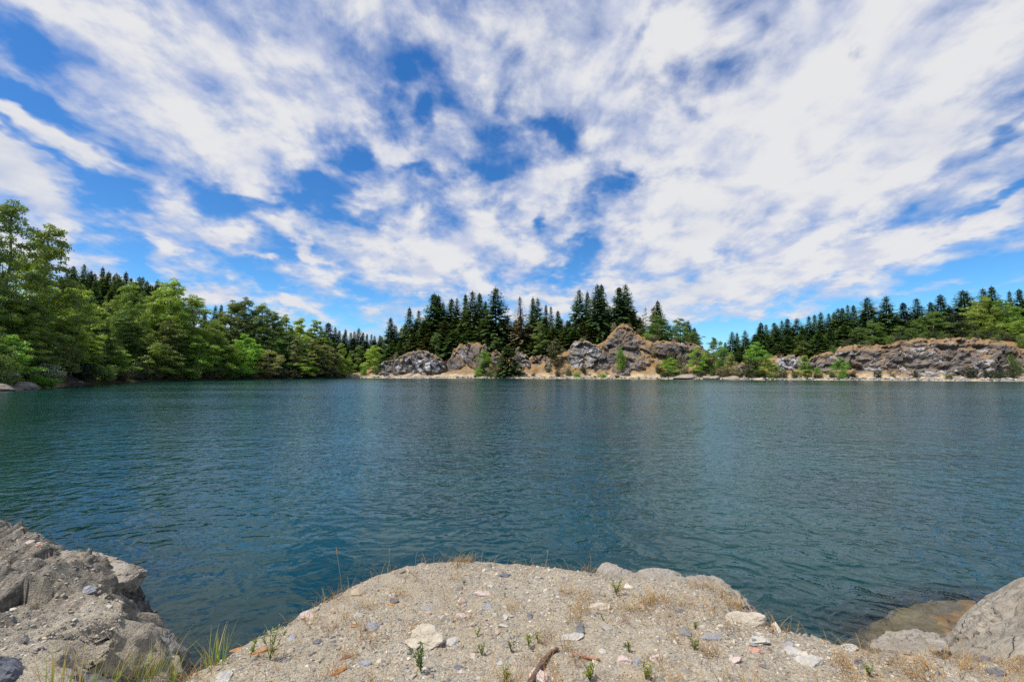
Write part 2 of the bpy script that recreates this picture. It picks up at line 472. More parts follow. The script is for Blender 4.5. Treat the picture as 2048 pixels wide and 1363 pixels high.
# ------------------------------------------------------------------ rock outcrops on the far shore
def rock_mat(name, a, b, pale, ochre, och_amt=0.5, scale=1.0, pale_lo=0.6):
    t = NT(name)
    o = t.obj()
    mp = t.n('Mapping'); mp.inputs['Scale'].default_value = (1, 1, 1.9); mp.inputs['Rotation'].default_value = (0.2, 0.5, 0.2)
    t.l(o, mp.inputs[0])
    q = mp.outputs[0]
    n1 = t.noise(q, 0.35 * scale, 7, 0.65, 0.4)
    n2 = t.noise(q, 1.6 * scale, 6, 0.62, 0.3)
    n3 = t.noise(t.vmath('ADD', q, (31, 4, 9)), 0.7 * scale, 6, 0.7, 0.8)
    c = t.mix(t.rng(n1, 0.35, 0.65), a, b)
    c = t.mix(t.rng(n2, 0.45, 0.7, 0, 0.45), c, tuple(x * 0.55 for x in a))
    mv = t.n('Mapping'); mv.inputs['Scale'].default_value = (1, 1, 0.22); t.l(o, mv.inputs[0])
    c = t.mix(t.rng(t.noise(mv.outputs[0], 0.5 * scale, 5, 0.6, 0.3), 0.5, 0.64, 0, 0.6), c, tuple(x * 0.85 for x in ochre))
    c = t.mix(t.rng(t.math('ADD', n3, t.math('MULTIPLY', t.attr('edge'), 0.22)), pale_lo, pale_lo + 0.1), c, pale)
    up = t.n('SeparateXYZ'); t.l(t.n('NewGeometry').outputs['Normal'], up.inputs[0])
    oc = t.math('ADD', t.math('MULTIPLY', up.outputs[2], 0.75), t.math('SUBTRACT', n1, 0.5))
    oc = t.math('ADD', oc, t.math('MULTIPLY', t.attr('capsoil'), 0.55))
    c = t.mix(t.rng(oc, 0.62, 0.85, 0, och_amt), c, ochre)
    br = t.noise(q, 0.9 * scale, 5, 0.6, 0.2)
    c = t.mix(t.rng(br, 0.58, 0.68, 0, 0.35 * och_amt), c, tuple(x * 0.75 for x in ochre))
    t.principled(c, 0.92, t.bump(t.math('ADD', n2, t.math('MULTIPLY', n3, 0.7)), 0.7, 0.3), 0.2)
    return t.m
M['cliff'] = rock_mat('grey_cliff_rock', (0.125, 0.11, 0.1), (0.225, 0.2, 0.18), (0.4, 0.385, 0.37), (0.3, 0.18, 0.07), 0.9, 0.6, 0.68)
M['cliff_pale'] = rock_mat('pale_broken_rock', (0.14, 0.13, 0.124), (0.27, 0.255, 0.245), (0.52, 0.52, 0.53), (0.29, 0.185, 0.085), 0.75, 0.6, 0.56)
M['cliff_brown'] = rock_mat('brown_grey_rock', (0.11, 0.095, 0.085), (0.225, 0.195, 0.172), (0.42, 0.4, 0.38), (0.29, 0.18, 0.08), 0.9, 0.6, 0.62)

def outcrop(label, top, bot, s0, lean, mat, seed, block=2.2, amp=1.0, dome=0.55):
    """a body of bedrock standing out of the slope; TOP and BOT give its outline, S0 how far its foot is from the water."""
    top = np.array(top, float); bot = np.array(bot, float)
    x0, x1 = top[0, 0], top[-1, 0]
    Ym = float(Ysh((x0 + x1) / 2)) + s0
    nu = max(14, int((x1 - x0) / FPX * Ym / 0.3))
    u = np.linspace(0, 1, nu)
    px = x0 + (x1 - x0) * u
    yt = np.interp(px, top[:, 0], top[:, 1]); yb = np.interp(px, bot[:, 0], bot[:, 1])
    jag = fbm(np.stack([px * 0.14, 0 * px, 0 * px + seed], 1), 4, seed) * 6.5
    yt = yt + jag * np.clip((yb - yt) / 30, 0, 1)
    hmax = max((yb - yt).max() / FPX * Ym, 2)
    nv = max(12, int(hmax / 0.3))
    v = np.linspace(-0.25, 1, nv)
    nb = 12
    U, V = np.meshgrid(u, v, indexing='ij')
    Ypx = Ysh(px)[:, None] + s0
    half = (x1 - x0) / FPX * Ym / 2
    side = np.minimum(half * 0.6, 6.0) * (1 - np.sqrt(np.maximum(1 - np.abs(2 * U - 1) ** 5, 0)))
    lean *= 0.62; dome *= 0.5
    pyv = yb[:, None] + (yt - yb)[:, None] * V
    hgt = (yb[:, None] - pyv) / FPX * Ym
    Yd = Ypx + lean * np.maximum(hgt, 0) + side + dome * hmax * (1 - np.sqrt(np.clip(1 - np.clip(V, 0, 1) ** 2.2, 0, 1)))
    Zf = CAM_H + (744 - pyv) / FPX * Yd
    # crest rows run back into the hill
    bk = np.linspace(0, 1, nb + 1)[1:]
    Yb = Yd[:, -1:] + bk * 9.0
    Zb = Zf[:, -1:] - bk ** 1.3 * 4.5
    Yd = np.concatenate([Yd, Yb], 1); Zf = np.concatenate([Zf, Zb], 1)
    X = xs(px)[:, None] * Yd
    P = np.stack([X.ravel(), Yd.ravel(), Zf.ravel()], 1)
    Vv = np.concatenate([np.clip(V, 0, 1), np.ones((nu, nb))], 1).ravel()
    q = P / (block * 1.45)
    q = q @ np.array(Euler((0.25, 0.5 + 0.3 * math.sin(seed), 0.3)).to_matrix())
    q = q * [0.62, 0.8, 1.15]
    q = q + 0.45 * np.stack([fbm(q * 0.9 + k * 9, 4, seed + k) for k in range(3)], 1)
    def facets(q, sd_, tilt):
        f1, f2, cid, off = worley(q, sd_, True)
        th = cid * 43.7
        slope = off[:, 0] * np.sin(th) + off[:, 2] * np.cos(th * 1.7) + off[:, 1] * np.sin(th * 2.3)
        return (cid - 0.5) + slope * tilt, f2 - f1, cid
    d1, e1, cid = facets(q, seed, 1.1)
    d2, e2, cid2 = facets(q * 2.3 + 5, seed + 40, 1.2)
    disp = d1 * 1.9 + d2 * 0.4 + fbm(P * 0.16, 4, seed + 7) * 2.2 + fbm(P * 0.9, 4, seed + 9) * 0.35
    crack = -0.5 * (1 - sstep(0.0, 0.1, e1)) * (cid > 0.35) - 0.15 * (1 - sstep(0, 0.1, e2))
    disp = (disp + crack) * amp
    keep = 1 - 0.75 * sstep(0.86, 1.0, Vv)
    P[:, 1] -= disp * (0.35 + 0.65 * keep)
    P[:, 2] += disp * 0.28 * keep
    edgea = (sstep(0.72, 0.8, cid) * 0.6 + sstep(0.8, 0.9, cid2) * 0.5) * (1 - 0.8 * sstep(0.7, 1, Vv))
    caps = (0.2 if mat is M['cliff'] or mat is M['cliff_pale'] else 0.28) * sstep(0.4, 0.75, Vv + 0.25 * fbm(P * 0.15, 3, seed + 3)) + 0.55 * sstep(0.82, 1.0, Vv)
    me = make_mesh('rock_outcrop', P, grid_faces(nu, nv + nb), mat, False, {'edge': edgea, 'capsoil': caps})
    o = link('rock_outcrop', me)
    return tag(o, label, 'rock outcrop', 'rock outcrops along the far shore')

outcrop('pale grey broken slabby outcrop beside the beach where the woods end', [(755, 744), (762, 728), (785, 717), (808, 711), (822, 703), (838, 698), (852, 702), (868, 709), (882, 717), (892, 728)],
        [(755, 747), (800, 748), (850, 747), (892, 734)], 9, 0.55, M['cliff_pale'], 1, 2.0, 1.0)
outcrop('smooth dark grey domed outcrop with ochre soil streaks below the broadest fir', [(890, 744), (895, 722), (905, 702), (918, 689), (932, 684), (950, 684), (968, 688), (975, 694)],
        [(890, 748), (920, 747), (945, 745), (960, 732), (975, 712)], 12, 0.7, M['cliff'], 2, 3.2, 0.65)
outcrop('rusty grey rock step beside the dark domed outcrop', [(972, 716), (980, 706), (992, 700), (1003, 706), (1014, 716)], [(972, 730), (990, 742), (1014, 738)], 15, 0.6, M['cliff_brown'], 12, 1.6, 0.9)
outcrop('low grey rock step above the ochre slope beneath the columnar tree', [(1058, 722), (1068, 712), (1082, 708), (1094, 713), (1106, 720)], [(1058, 730), (1080, 734), (1106, 730)], 18, 0.6, M['cliff'], 13, 1.6, 0.9)
outcrop('small grey rubble outcrop behind the lone spruce on the beach', [(1022, 720), (1030, 708), (1042, 702), (1056, 710), (1062, 724)], [(1022, 728), (1040, 738), (1062, 732)], 15, 0.6, M['cliff_pale'], 3, 1.6, 0.9)
outcrop('pointed little grey rock standing on the ochre slope', [(1088, 734), (1093, 722), (1099, 718), (1103, 730)], [(1088, 738), (1095, 742), (1103, 738)], 14, 0.5, M['cliff'], 4, 1.4, 0.5)
outcrop('blocky grey and white outcrop just left of the big peaked bluff', [(1137, 712), (1141, 694), (1150, 682), (1166, 680), (1178, 682), (1186, 690), (1198, 694), (1206, 700)],
        [(1137, 722), (1150, 731), (1172, 732), (1190, 722), (1206, 712)], 13, 0.45, M['cliff_pale'], 5, 2.8, 0.9)
outcrop('tallest dark grey bluff with a peaked top capped by dry grass', [(1180, 738), (1186, 718), (1196, 702), (1206, 690), (1216, 672), (1230, 657), (1244, 648), (1257, 648), (1268, 660), (1282, 670), (1292, 682), (1300, 700), (1304, 724)],
        [(1180, 744), (1210, 748), (1250, 749), (1290, 746), (1304, 738)], 10, 0.75, M['cliff'], 6, 3.4, 0.95)
outcrop('grey shoulder of rock above the orange gully and cream shrubs', [(1306, 696), (1312, 684), (1330, 681), (1348, 681), (1365, 686), (1385, 686), (1402, 688), (1413, 699), (1421, 714), (1426, 732)],
        [(1306, 700), (1330, 704), (1350, 702), (1372, 716), (1395, 740), (1426, 746)], 14, 0.6, M['cliff'], 7, 2.6, 0.95)
outcrop('low dark brown outcrop behind the light green alder on the point', [(1470, 738), (1476, 728), (1488, 724), (1502, 728), (1512, 740)], [(1470, 744), (1490, 746), (1512, 745)], 11, 0.5, M['cliff_brown'], 8, 1.8, 0.7)
outcrop('low bluish white mottled outcrop under the row of dark firs', [(1550, 730), (1555, 716), (1566, 711), (1582, 712), (1600, 712), (1616, 716), (1622, 734)], [(1550, 742), (1580, 746), (1622, 745)], 10, 0.45, M['cliff_pale'], 9, 1.7, 0.9)
outcrop('rusty grey outcrop between the columnar shrub and the long cliff', [(1612, 732), (1622, 718), (1640, 711), (1655, 704), (1668, 703), (1678, 716)], [(1612, 746), (1640, 747), (1678, 745)], 11, 0.55, M['cliff_brown'], 10, 1.8, 0.9)
outcrop('long banded grey and rusty cliff beneath the wooded plateau', [(1664, 716), (1676, 700), (1690, 694), (1720, 692), (1750, 690), (1775, 690), (1800, 683), (1830, 679), (1860, 676), (1890, 676), (1920, 678), (1950, 677), (1975, 680), (2000, 682), (2030, 692), (2060, 700), (2090, 715)],
        [(1664, 745), (1720, 748), (1800, 749), (1900, 750), (2000, 749), (2090, 750)], 9, 0.75, M['cliff_brown'], 11, 2.2, 1.0, 0.4)

# ------------------------------------------------------------------ loose boulders
_ico = {}
def ico(sub):
    if sub not in _ico:
        bm = bmesh.new(); bmesh.ops.create_icosphere(bm, subdivisions=sub, radius=1)
        bm.verts.ensure_lookup_table()
        v = np.array([x.co[:] for x in bm.verts]); f = np.array([[l.index for l in p.verts] for p in bm.faces]); bm.free()
        _ico[sub] = (nrm(v), f)
    return _ico[sub]

def rock_shape(sub, size, seed, facets=9, bite=0.72, n_amp=0.12, n_scale=1.6):
    r = np.random.default_rng(seed)
    v, f = ico(sub)
    p = v.copy()
    for k in range(facets):
        n = nrm(r.normal(size=3)); d = r.uniform(bite - 0.18, bite + 0.12)
        h = p @ n - d
        p = p - np.outer(np.maximum(h, 0) * 0.95, n)
    p = p + v * (fbm(p * n_scale + seed, 5, seed) * n_amp)[:, None] + v * (fbm(p * n_scale * 5 + seed, 4, seed + 1) * n_amp * 0.3)[:, None]
    return p * np.asarray(size), f

# ------------------------------------------------------------------ plants
def leaf_quads(c, nrml, size, r, aspect=0.55):
    n = len(c)
    a = nrm(np.cross(nrml, r.normal(size=(n, 3))))
    b = nrm(np.cross(nrml, a))
    size = np.broadcast_to(size, (n,))[:, None]
    v = np.stack([c - a * size, c - b * size * aspect, c + a * size, c + b * size * aspect], 1).reshape(-1, 3)
    return v, np.arange(4 * n).reshape(n, 4)

def tube(pts, rad, sides=6):
    pts = np.asarray(pts, float); rad = np.asarray(rad, float)
    n = len(pts)
    tan = nrm(np.gradient(pts, axis=0))
    ref = np.where(np.abs(tan[:, 2:3]) > 0.9, [[1.0, 0, 0]], [[0, 0, 1.0]])
    a = nrm(np.cross(tan, ref)); b = np.cross(tan, a)
    th = np.linspace(0, 2 * np.pi, sides, endpoint=False)
    ring = pts[:, None, :] + rad[:, None, None] * (np.cos(th)[None, :, None] * a[:, None, :] + np.sin(th)[None, :, None] * b[:, None, :])
    v = ring.reshape(-1, 3)
    i, j = np.meshgrid(np.arange(n - 1), np.arange(sides), indexing='ij')
    i, j = i.ravel(), j.ravel(); j2 = (j + 1) % sides
    f = np.stack([i * sides + j, i * sides + j2, (i + 1) * sides + j2, (i + 1) * sides + j], 1)
    return v, f

class Acc:
    def __init__(s): s.v, s.f, s.n, s.a, s.b = [], [], 0, [], []
    def add(s, v, f, a=None, b=None):
        s.v.append(v); s.f.append(np.asarray(f) + s.n); s.n += len(v)
        s.a.append(np.broadcast_to(0.5 if a is None else a, (len(v),))); s.b.append(np.broadcast_to(0.0 if b is None else b, (len(v),)))
    def mesh(s, name, mat, smooth=False, attrs=True):
        at = {'tint': np.concatenate(s.a), 'pale': np.concatenate(s.b)} if attrs else None
        return make_mesh(name, np.concatenate(s.v), s.f, mat, smooth, at)

def conifer_meshes(seed, ratio=0.19, z0=0.06, gap=0.0, power=0.85, spray=0.064, step=0.021):
    """a fir of height 1; crown radius RATIO"""
    r = np.random.default_rng(seed)
    tr = Acc()
    lean = r.normal(0, 0.006, 2)
    zs = np.linspace(0, 1, 9)
    pts = np.stack([lean[0] * zs * 2 + 0.004 * np.sin(zs * 5 + seed), lean[1] * zs * 2, zs], 1)
    v, f = tube(pts, 0.014 * (1 - zs) ** 0.8 + 0.0015, 6); tr.add(v, f)
    C, U, S, T = [], [], [], []
    z = z0
    while z < 0.985:
        t_ = (z - z0) / (1 - z0)
        Lm = ratio * 1.08 * (1 - t_) ** (power * 1.02) * (0.8 + 0.2 * min(1, t_ * 5)) * (1 + 0.18 * math.sin(z * 37 + seed)) + 0.006
        nb = r.integers(6, 9)
        a0 = r.uniform(0, 6.28)
        for k in range(nb):
            if r.random() < gap: continue
            az = a0 + k * 6.283 / nb + r.normal(0, 0.22)
            L = Lm * r.uniform(0.62, 1.14)
            up = 0.55 * t_ - 0.12 + r.normal(0, 0.08)
            drp = 0.9 / max(ratio, 0.1) * (1 - t_) * r.uniform(0.3, 0.8)
            tone = r.normal(0, 0.16)
            x = np.array([math.cos(az), math.sin(az), 0]); sd = np.array([-x[1], x[0], 0])
            q = max(2, int(L / 0.021))
            for rr in np.linspace(0.22 * L, L, q):
                base = x * rr + np.array([0, 0, z + up * rr - drp * rr * rr])
                base[:2] += lean * 2 * z
                fr = rr / L
                for sgn in (-1, 1, 0):
                    ang = sgn * r.uniform(0.5, 1.0)
                    d = x * math.cos(ang) + sd * math.sin(ang) + np.array([0, 0, up * 0.7 - 2 * drp * rr * 0.6 - r.uniform(0.0, 0.5)])
                    d = d / np.linalg.norm(d)
                    ln = spray * (0.75 + 0.5 * r.random()) * (1.1 - 0.45 * fr) * (0.3 + 0.7 * (1 - t_) ** 0.7)
                    C.append(base + d * ln * 0.45); U.append(d); S.append(ln * 0.55)
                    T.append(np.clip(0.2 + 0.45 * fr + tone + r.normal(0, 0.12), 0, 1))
            # the branch's wood
        z += step * (0.6 + 0.4 * (1 - t_)) * r.uniform(0.7, 1.3)
    # leader
    for k in range(7):
        C.append(np.array([lean[0] * 2, lean[1] * 2, 0.965 + 0.007 * k])); U.append(nrm(np.array([r.normal(0, .3), r.normal(0, .3), 1.0]))); S.append(0.014); T.append(0.6)
    C, U, S, T = np.array(C), np.array(U), np.array(S), np.array(T)
    n = len(C)
    side = nrm(np.cross(U, r.normal(size=(n, 3)) * [0.5, 0.5, 1.0] + [0, 0, 1.0]))
    w = S * 0.46
    vv = np.stack([C - U * S[:, None], C + side * w[:, None] - U * (S * 0.1)[:, None], C + U * S[:, None], C - side * w[:, None] - U * (S * 0.1)[:, None]], 1).reshape(-1, 3)
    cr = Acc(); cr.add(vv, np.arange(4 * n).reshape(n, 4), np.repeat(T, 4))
    return tr.mesh('trunk', M['bark'], True, False), cr.mesh('crown', M['fir'])

def broadleaf_meshes(seed, prof, n_limb=26, puffs=5, leaves=95, leaf=0.0095, puff_r=0.06, z0=0.14, trunk_r=0.013, flat=0.62, fork=False):
    """a broadleaf tree of height 1; PROF: crown radius against height"""
    r = np.random.default_rng(seed)
    prof = np.array(prof, float)
    tr, cr = Acc(), Acc()
    zs = np.linspace(0, 0.96, 12)
    wob = np.cumsum(r.normal(0, 0.007, (12, 2)), 0)
    tp = np.stack([wob[:, 0], wob[:, 1], zs], 1)
    v, f = tube(tp, trunk_r * (1 - zs) ** 0.75 + 0.0018, 7); tr.add(v, f)
    spots = [(np.array([tp[-1, 0], tp[-1, 1], 0.955]), puff_r * 0.7)]
    for k in range(n_limb):                     # a limb carries a lobe of foliage, a lobe is several puffs
        zc = z0 + (0.93 - z0) * ((k + r.random()) / n_limb) ** 0.92
        az = k * 2.4 + r.normal(0, 0.5)
        pr_ = np.interp(zc, prof[:, 0], prof[:, 1])
        rad = pr_ * r.uniform(0.35, 0.95)
        end = np.array([math.cos(az) * rad, math.sin(az) * rad, zc])
        za = max(0.04, zc - rad * r.uniform(0.45, 0.9))
        base = np.array([np.interp(za, zs, tp[:, 0]), np.interp(za, zs, tp[:, 1]), za])
        mid = (base + end) / 2 + r.normal(0, 0.012, 3) - np.array([0, 0, 0.1 * rad])
        tt = np.linspace(0, 1, 6)[:, None]
        lp = (1 - tt) ** 2 * base + 2 * tt * (1 - tt) * mid + tt ** 2 * end
        v, f = tube(lp, np.linspace(trunk_r * 0.42 * (1.1 - za), 0.0012, 6), 5); tr.add(v, f)
        lobe = 0.025 + 0.42 * pr_ * r.uniform(0.7, 1.2)
        for j in range(puffs):
            c = end + nrm(r.normal(size=3)) * [1, 1, 0.75] * lobe * r.random() ** 0.5
            spots.append((c, puff_r * r.uniform(0.6, 1.15) * (1.12 - 0.45 * max(0.0, c[2]))))
    for c, pr in spots:
        n = max(10, int(leaves * (pr / puff_r) ** 2 * r.uniform(0.8, 1.2)))
        d = nrm(r.normal(size=(n, 3)))
        d[:, 2] = np.where(d[:, 2] < -0.3, -d[:, 2] * 0.6, d[:, 2])
        rad = pr * (0.35 + 0.65 * r.random(n) ** 0.5)
        p = c + d * rad[:, None] * [1.15, 1.15, flat]
        nn = nrm(d + r.normal(0, 0.75, (n, 3)) + [0, 0, 0.35])
        tone = r.normal(0.46, 0.15)
        tt = np.clip(tone + r.normal(0, 0.17, n), 0, 1)
        v, f = leaf_quads(p, nn, leaf * r.uniform(0.7, 1.35, n), r)
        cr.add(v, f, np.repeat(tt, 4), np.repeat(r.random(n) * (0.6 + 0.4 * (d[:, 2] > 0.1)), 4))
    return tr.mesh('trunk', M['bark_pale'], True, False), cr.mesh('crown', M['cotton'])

def shrub_meshes(seed, n_st=14, leaves=85, leaf=0.026, puff=0.2, spread=0.5):
    """a shrub of height 1"""
    r = np.random.default_rng(seed)
    st, fo = Acc(), Acc()
    for k in range(n_st):
        az = r.uniform(0, 6.28); ra = spread * r.uniform(0.1, 1.0)
        top = np.array([math.cos(az) * ra, math.sin(az) * ra, r.uniform(0.45, 0.92) * (1 - 0.45 * (ra / spread) ** 2)])
        b = np.array([math.cos(az), math.sin(az), 0]) * ra * 0.25
        pts = np.stack([b, (b + top) / 2 + [0, 0, 0.06], top])
        v, f = tube(pts, [0.016, 0.011, 0.004], 5); st.add(v, f)
        for c in (top, (top + b) / 2 * [1.25, 1.25, 1.0], b * 1.6 + (top - b) * 0.25):
            pr = puff * r.uniform(0.6, 1.1)
            n = int(leaves * r.uniform(0.7, 1.2))
            d = nrm(r.normal(size=(n, 3)))
            p = c + d * (pr * (0.3 + 0.7 * r.random(n) ** 0.5))[:, None] * [1.1, 1.1, 0.8]
            p[:, 2] = np.maximum(p[:, 2], 0.01)
            tt = np.clip(r.normal(0.45, 0.15) + r.normal(0, 0.17, n), 0, 1)
            v, f = leaf_quads(p, nrm(d + r.normal(0, 0.7, (n, 3)) + [0, 0, 0.3]), leaf * r.uniform(0.7, 1.3, n), r)
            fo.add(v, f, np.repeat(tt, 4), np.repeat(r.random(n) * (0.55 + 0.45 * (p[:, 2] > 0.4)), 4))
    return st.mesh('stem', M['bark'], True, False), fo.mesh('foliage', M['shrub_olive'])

FIRS = [conifer_meshes(100 + i, rt, z0, gp, pw) for i, (rt, z0, gp, pw) in enumerate([(0.19, 0.05, 0.05, 0.85), (0.22, 0.04, 0.06, 0.75), (0.165, 0.08, 0.08, 0.9), (0.2, 0.06, 0.12, 0.7), (0.18, 0.05, 0.1, 1.0), (0.24, 0.03, 0.05, 0.8), (0.17, 0.1, 0.16, 0.8)])]
FIR_R = [0.19, 0.22, 0.165, 0.2, 0.18, 0.24, 0.17]
FIR_AIRY = conifer_meshes(140, 0.17, 0.05, 0.12, 0.9, 0.04, 0.03)
P_tall = [(0.1, 0.12), (0.3, 0.2), (0.5, 0.205), (0.72, 0.15), (0.88, 0.075), (1.0, 0.012)]
P_col = [(0.05, 0.1), (0.3, 0.15), (0.55, 0.13), (0.8, 0.075), (1.0, 0.01)]
P_round = [(0.1, 0.2), (0.3, 0.32), (0.55, 0.32), (0.8, 0.2), (1.0, 0.04)]
BROAD = {
    'tall': [broadleaf_meshes(200 + i, P_tall, 34, 7, 185, 0.0062, 0.047, 0.08, 0.012, 0.95) for i in range(4)],
    'col': [broadleaf_meshes(220 + i, P_col, 20, 6, 130, 0.0098, 0.056, 0.06, 0.011, 0.85) for i in range(3)],
    'round': [broadleaf_meshes(240 + i, P_round, 18, 7, 135, 0.0125, 0.092, 0.08, 0.016, 0.8) for i in range(3)],
}
BROAD_R = {'tall': 0.24, 'col': 0.17, 'round': 0.38}
AIRY = broadleaf_meshes(260, P_col, 14, 3, 14, 0.016, 0.05, 0.3, 0.008)
SHRUBS = [shrub_meshes(300 + i) for i in range(5)]

def plant(name, meshes, partnames, x, y, z, h, rxy, rot, mats=None):
    root = bpy.data.objects.new(name, None)
    root.empty_display_size = 0.3
    COL.objects.link(root)
    root.location = (x, y, z)
    root.scale = (rxy, rxy, h)
    root.rotation_euler = (0, 0, rot)
    for me, pn, mt in zip(meshes, partnames, mats or (None, None)):
        o = bpy.data.objects.new(pn, me)
        COL.objects.link(o)
        o.parent = root
        if mt:
            o.material_slots[0].link = 'OBJECT'
            o.material_slots[0].material = mt
    return root

ORD = 'first second third fourth fifth sixth seventh eighth ninth tenth eleventh twelfth thirteenth fourteenth fifteenth sixteenth seventeenth eighteenth nineteenth twentieth'.split()
ORD += ['twenty-' + w for w in ORD[:9]] + ['thirtieth'] + ['thirty-' + w for w in ORD[:9]]

def put(px, s, py_top):
    """ground point on the far shore, the height up to the picture row PY_TOP and metres per pixel there"""
    Y = float(Ysh(px)) + s
    x = float(xs(px)) * Y
    z = ground_at(x, Y)
    d = ray(px, py_top)
    zt = CAM_H + d[2] / d[1] * Y
    return x, Y, z, max(zt - z, 0.8), Y / FPX

cnt = [0]
def fir(px, py, hw, s, label, group, mat='fir', var=None, name='fir_tree', meshes=None):
    x, y, z, h, mpp = put(px, s, py)
    i = cnt[0] % len(FIRS) if var is None else var
    cnt[0] += 1
    rr = hw * (2.1 if mat == 'fir_far' and py > 640 else 1.55) * random.uniform(0.85, 1.25) * mpp / FIR_R[i]
    ms = meshes or FIRS[i]
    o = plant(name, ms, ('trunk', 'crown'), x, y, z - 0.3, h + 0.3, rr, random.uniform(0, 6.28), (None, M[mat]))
    return tag(o, label, 'fir tree', group)

def broad(px, py, hw, s, label, group, shape='tall', mat='cotton', name='broadleaf_tree', meshes=None, cat='tree'):
    x, y, z, h, mpp = put(px, s, py)
    lst = BROAD[shape]
    ms = meshes or lst[cnt[0] % len(lst)]
    cnt[0] += 1
    rr = hw * 1.22 * mpp / BROAD_R[shape]
    o = plant(name, ms, ('trunk', 'crown'), x, y, z - 0.2, h + 0.2, rr, random.uniform(0, 6.28), (None, M[mat]))
    return tag(o, label, cat, group)

def shrub(px, py, hw, s, label, group, mat='shrub_olive', var=None):
    x, y, z, h, mpp = put(px, s, py)
    i = cnt[0] % 5 if var is None else var
    cnt[0] += 1
    o = plant('shrub', SHRUBS[i], ('stem', 'foliage'), x, y, z - 0.1, h + 0.1, hw * mpp / 0.62, random.uniform(0, 6.28), (None, M[mat]))
    return tag(o, label, 'shrub', group)

def row(fn, items, phrase, group, **kw):
    """items: (px, py, hw, s, look[, kwargs]); labels count along the row from the left"""
    items = sorted(items, key=lambda q: q[0])
    for k, it in enumerate(items):
        px, py, hw, s, look = it[:5]
        extra = dict(kw); extra.update(it[5] if len(it) > 5 else {})
        lab = look if look.count(' ') > 5 else f'{look}, {ORD[k]} from left {phrase}'
        fn(px, py, hw, s, lab, group, **extra)

# --- left shore: tall broadleaf trees
row(broad, [
    (-12, 388, 62, 16, 'towering dark cottonwood cut off by the picture edge', dict(mat='cotton_dark')), (82, 442, 58, 15, 'very tall olive cottonwood with an open spreading top'),
    (146, 566, 40, 14, 'medium yellow-green cottonwood'), (190, 606, 26, 12, 'slim yellow-green cottonwood', dict(shape='col')), (248, 558, 34, 16, 'tall narrow-topped cottonwood'),
    (300, 580, 30, 20, 'mid-height olive cottonwood'), (334, 551, 44, 17, 'tall full-crowned cottonwood'), (380, 586, 46, 15, 'wide yellow-green cottonwood'),
    (462, 596, 32, 24, 'dark olive cottonwood', dict(mat='cotton_dark')), (487, 591, 34, 24, 'tallest dark olive cottonwood', dict(mat='cotton_dark')), (518, 602, 34, 22, 'olive cottonwood showing its pale trunk'),
    (545, 619, 26, 22, 'grey-green cottonwood', dict(mat='cotton_dark')), (567, 626, 24, 22, 'rounded olive cottonwood'), (596, 633, 20, 20, 'narrow olive cottonwood', dict(shape='col')), (630, 637, 20, 20, 'pointed olive cottonwood', dict(shape='col')),
], 'among tall left-shore trees', 'tall trees of the left shore')
# second rank filling the wood
fill = [(-70, 440, 60, 22), (30, 505, 50, 26), (-40, 560, 50, 12), (110, 590, 40, 24), (215, 600, 36, 26), (275, 610, 36, 26), (355, 620, 40, 26), (430, 640, 30, 20), (505, 640, 34, 30), (540, 655, 28, 14), (575, 660, 28, 14), (612, 668, 26, 12), (650, 668, 24, 16), (165, 585, 34, 20), (240, 620, 34, 14), (310, 600, 34, 24), (140, 640, 36, 10), (200, 650, 34, 9), (268, 650, 34, 9), (330, 640, 34, 10), (372, 650, 32, 10), (420, 650, 28, 16), (440, 620, 28, 28), (475, 630, 28, 18), (520, 650, 28, 16), (558, 650, 24, 26), (590, 655, 22, 24), (620, 660, 22, 22), (85, 560, 44, 22), (20, 600, 44, 12), (-90, 520, 50, 14), (60, 600, 44, 10), (-30, 650, 40, 6)]
for px, py, hw, s in fill:
    broad(px, py, hw, s, 'dim cottonwood filling the wood behind the tall trees of the left shore', 'cottonwoods filling the left wood', mat=random.choice(['cotton_dark', 'cotton', 'mid']))
# lower front trees
row(broad, [
    (20, 668, 40, 5, 'small pale-leaved tree', dict(mat='bright')), (170, 668, 40, 7, 'low green tree', dict(mat='mid')), (225, 690, 34, 6, 'low bright green tree', dict(mat='bright')), (120, 640, 36, 8, 'low dim olive tree', dict(mat='cotton_dark')), (280, 668, 34, 6, 'low olive tree'), (318, 690, 34, 5, 'bushy olive tree'),
    (395, 671, 34, 4, 'bright green alder', dict(mat='bright')), (345, 700, 30, 4, 'low green alder', dict(mat='mid')), (452, 679, 30, 4, 'brightest green alder', dict(mat='bright')), (487, 667, 34, 4, 'large bright green alder', dict(mat='bright')), (536, 698, 26, 4, 'small pale green tree', dict(mat='cotton_pale')), (553, 676, 26, 10, 'deep green alder', dict(mat='mid')),
    (591, 672, 14, 5, 'slim pale cottonwood', dict(shape='col', mat='cotton_pale')), (610, 714, 26, 3, 'low spreading olive tree'), (628, 676, 16, 6, 'pale olive young cottonwood', dict(shape='col', mat='cotton_pale')),
    (646, 686, 16, 5, 'pale narrow young cottonwood', dict(shape='col', mat='cotton_pale')), (663, 692, 17, 5, 'pale full young cottonwood', dict(shape='col', mat='cotton_pale')), (682, 684, 11, 6, 'very slender young cottonwood', dict(shape='col')), (697, 714, 13, 4, 'small olive tree'), (716, 690, 16, 26, 'green tree', dict(mat='mid')), (747, 690, 20, 14, 'rounded olive tree by the end of the beach'),
], 'in the left shore\'s low front rank', 'low trees at the left shore edge', shape='round')
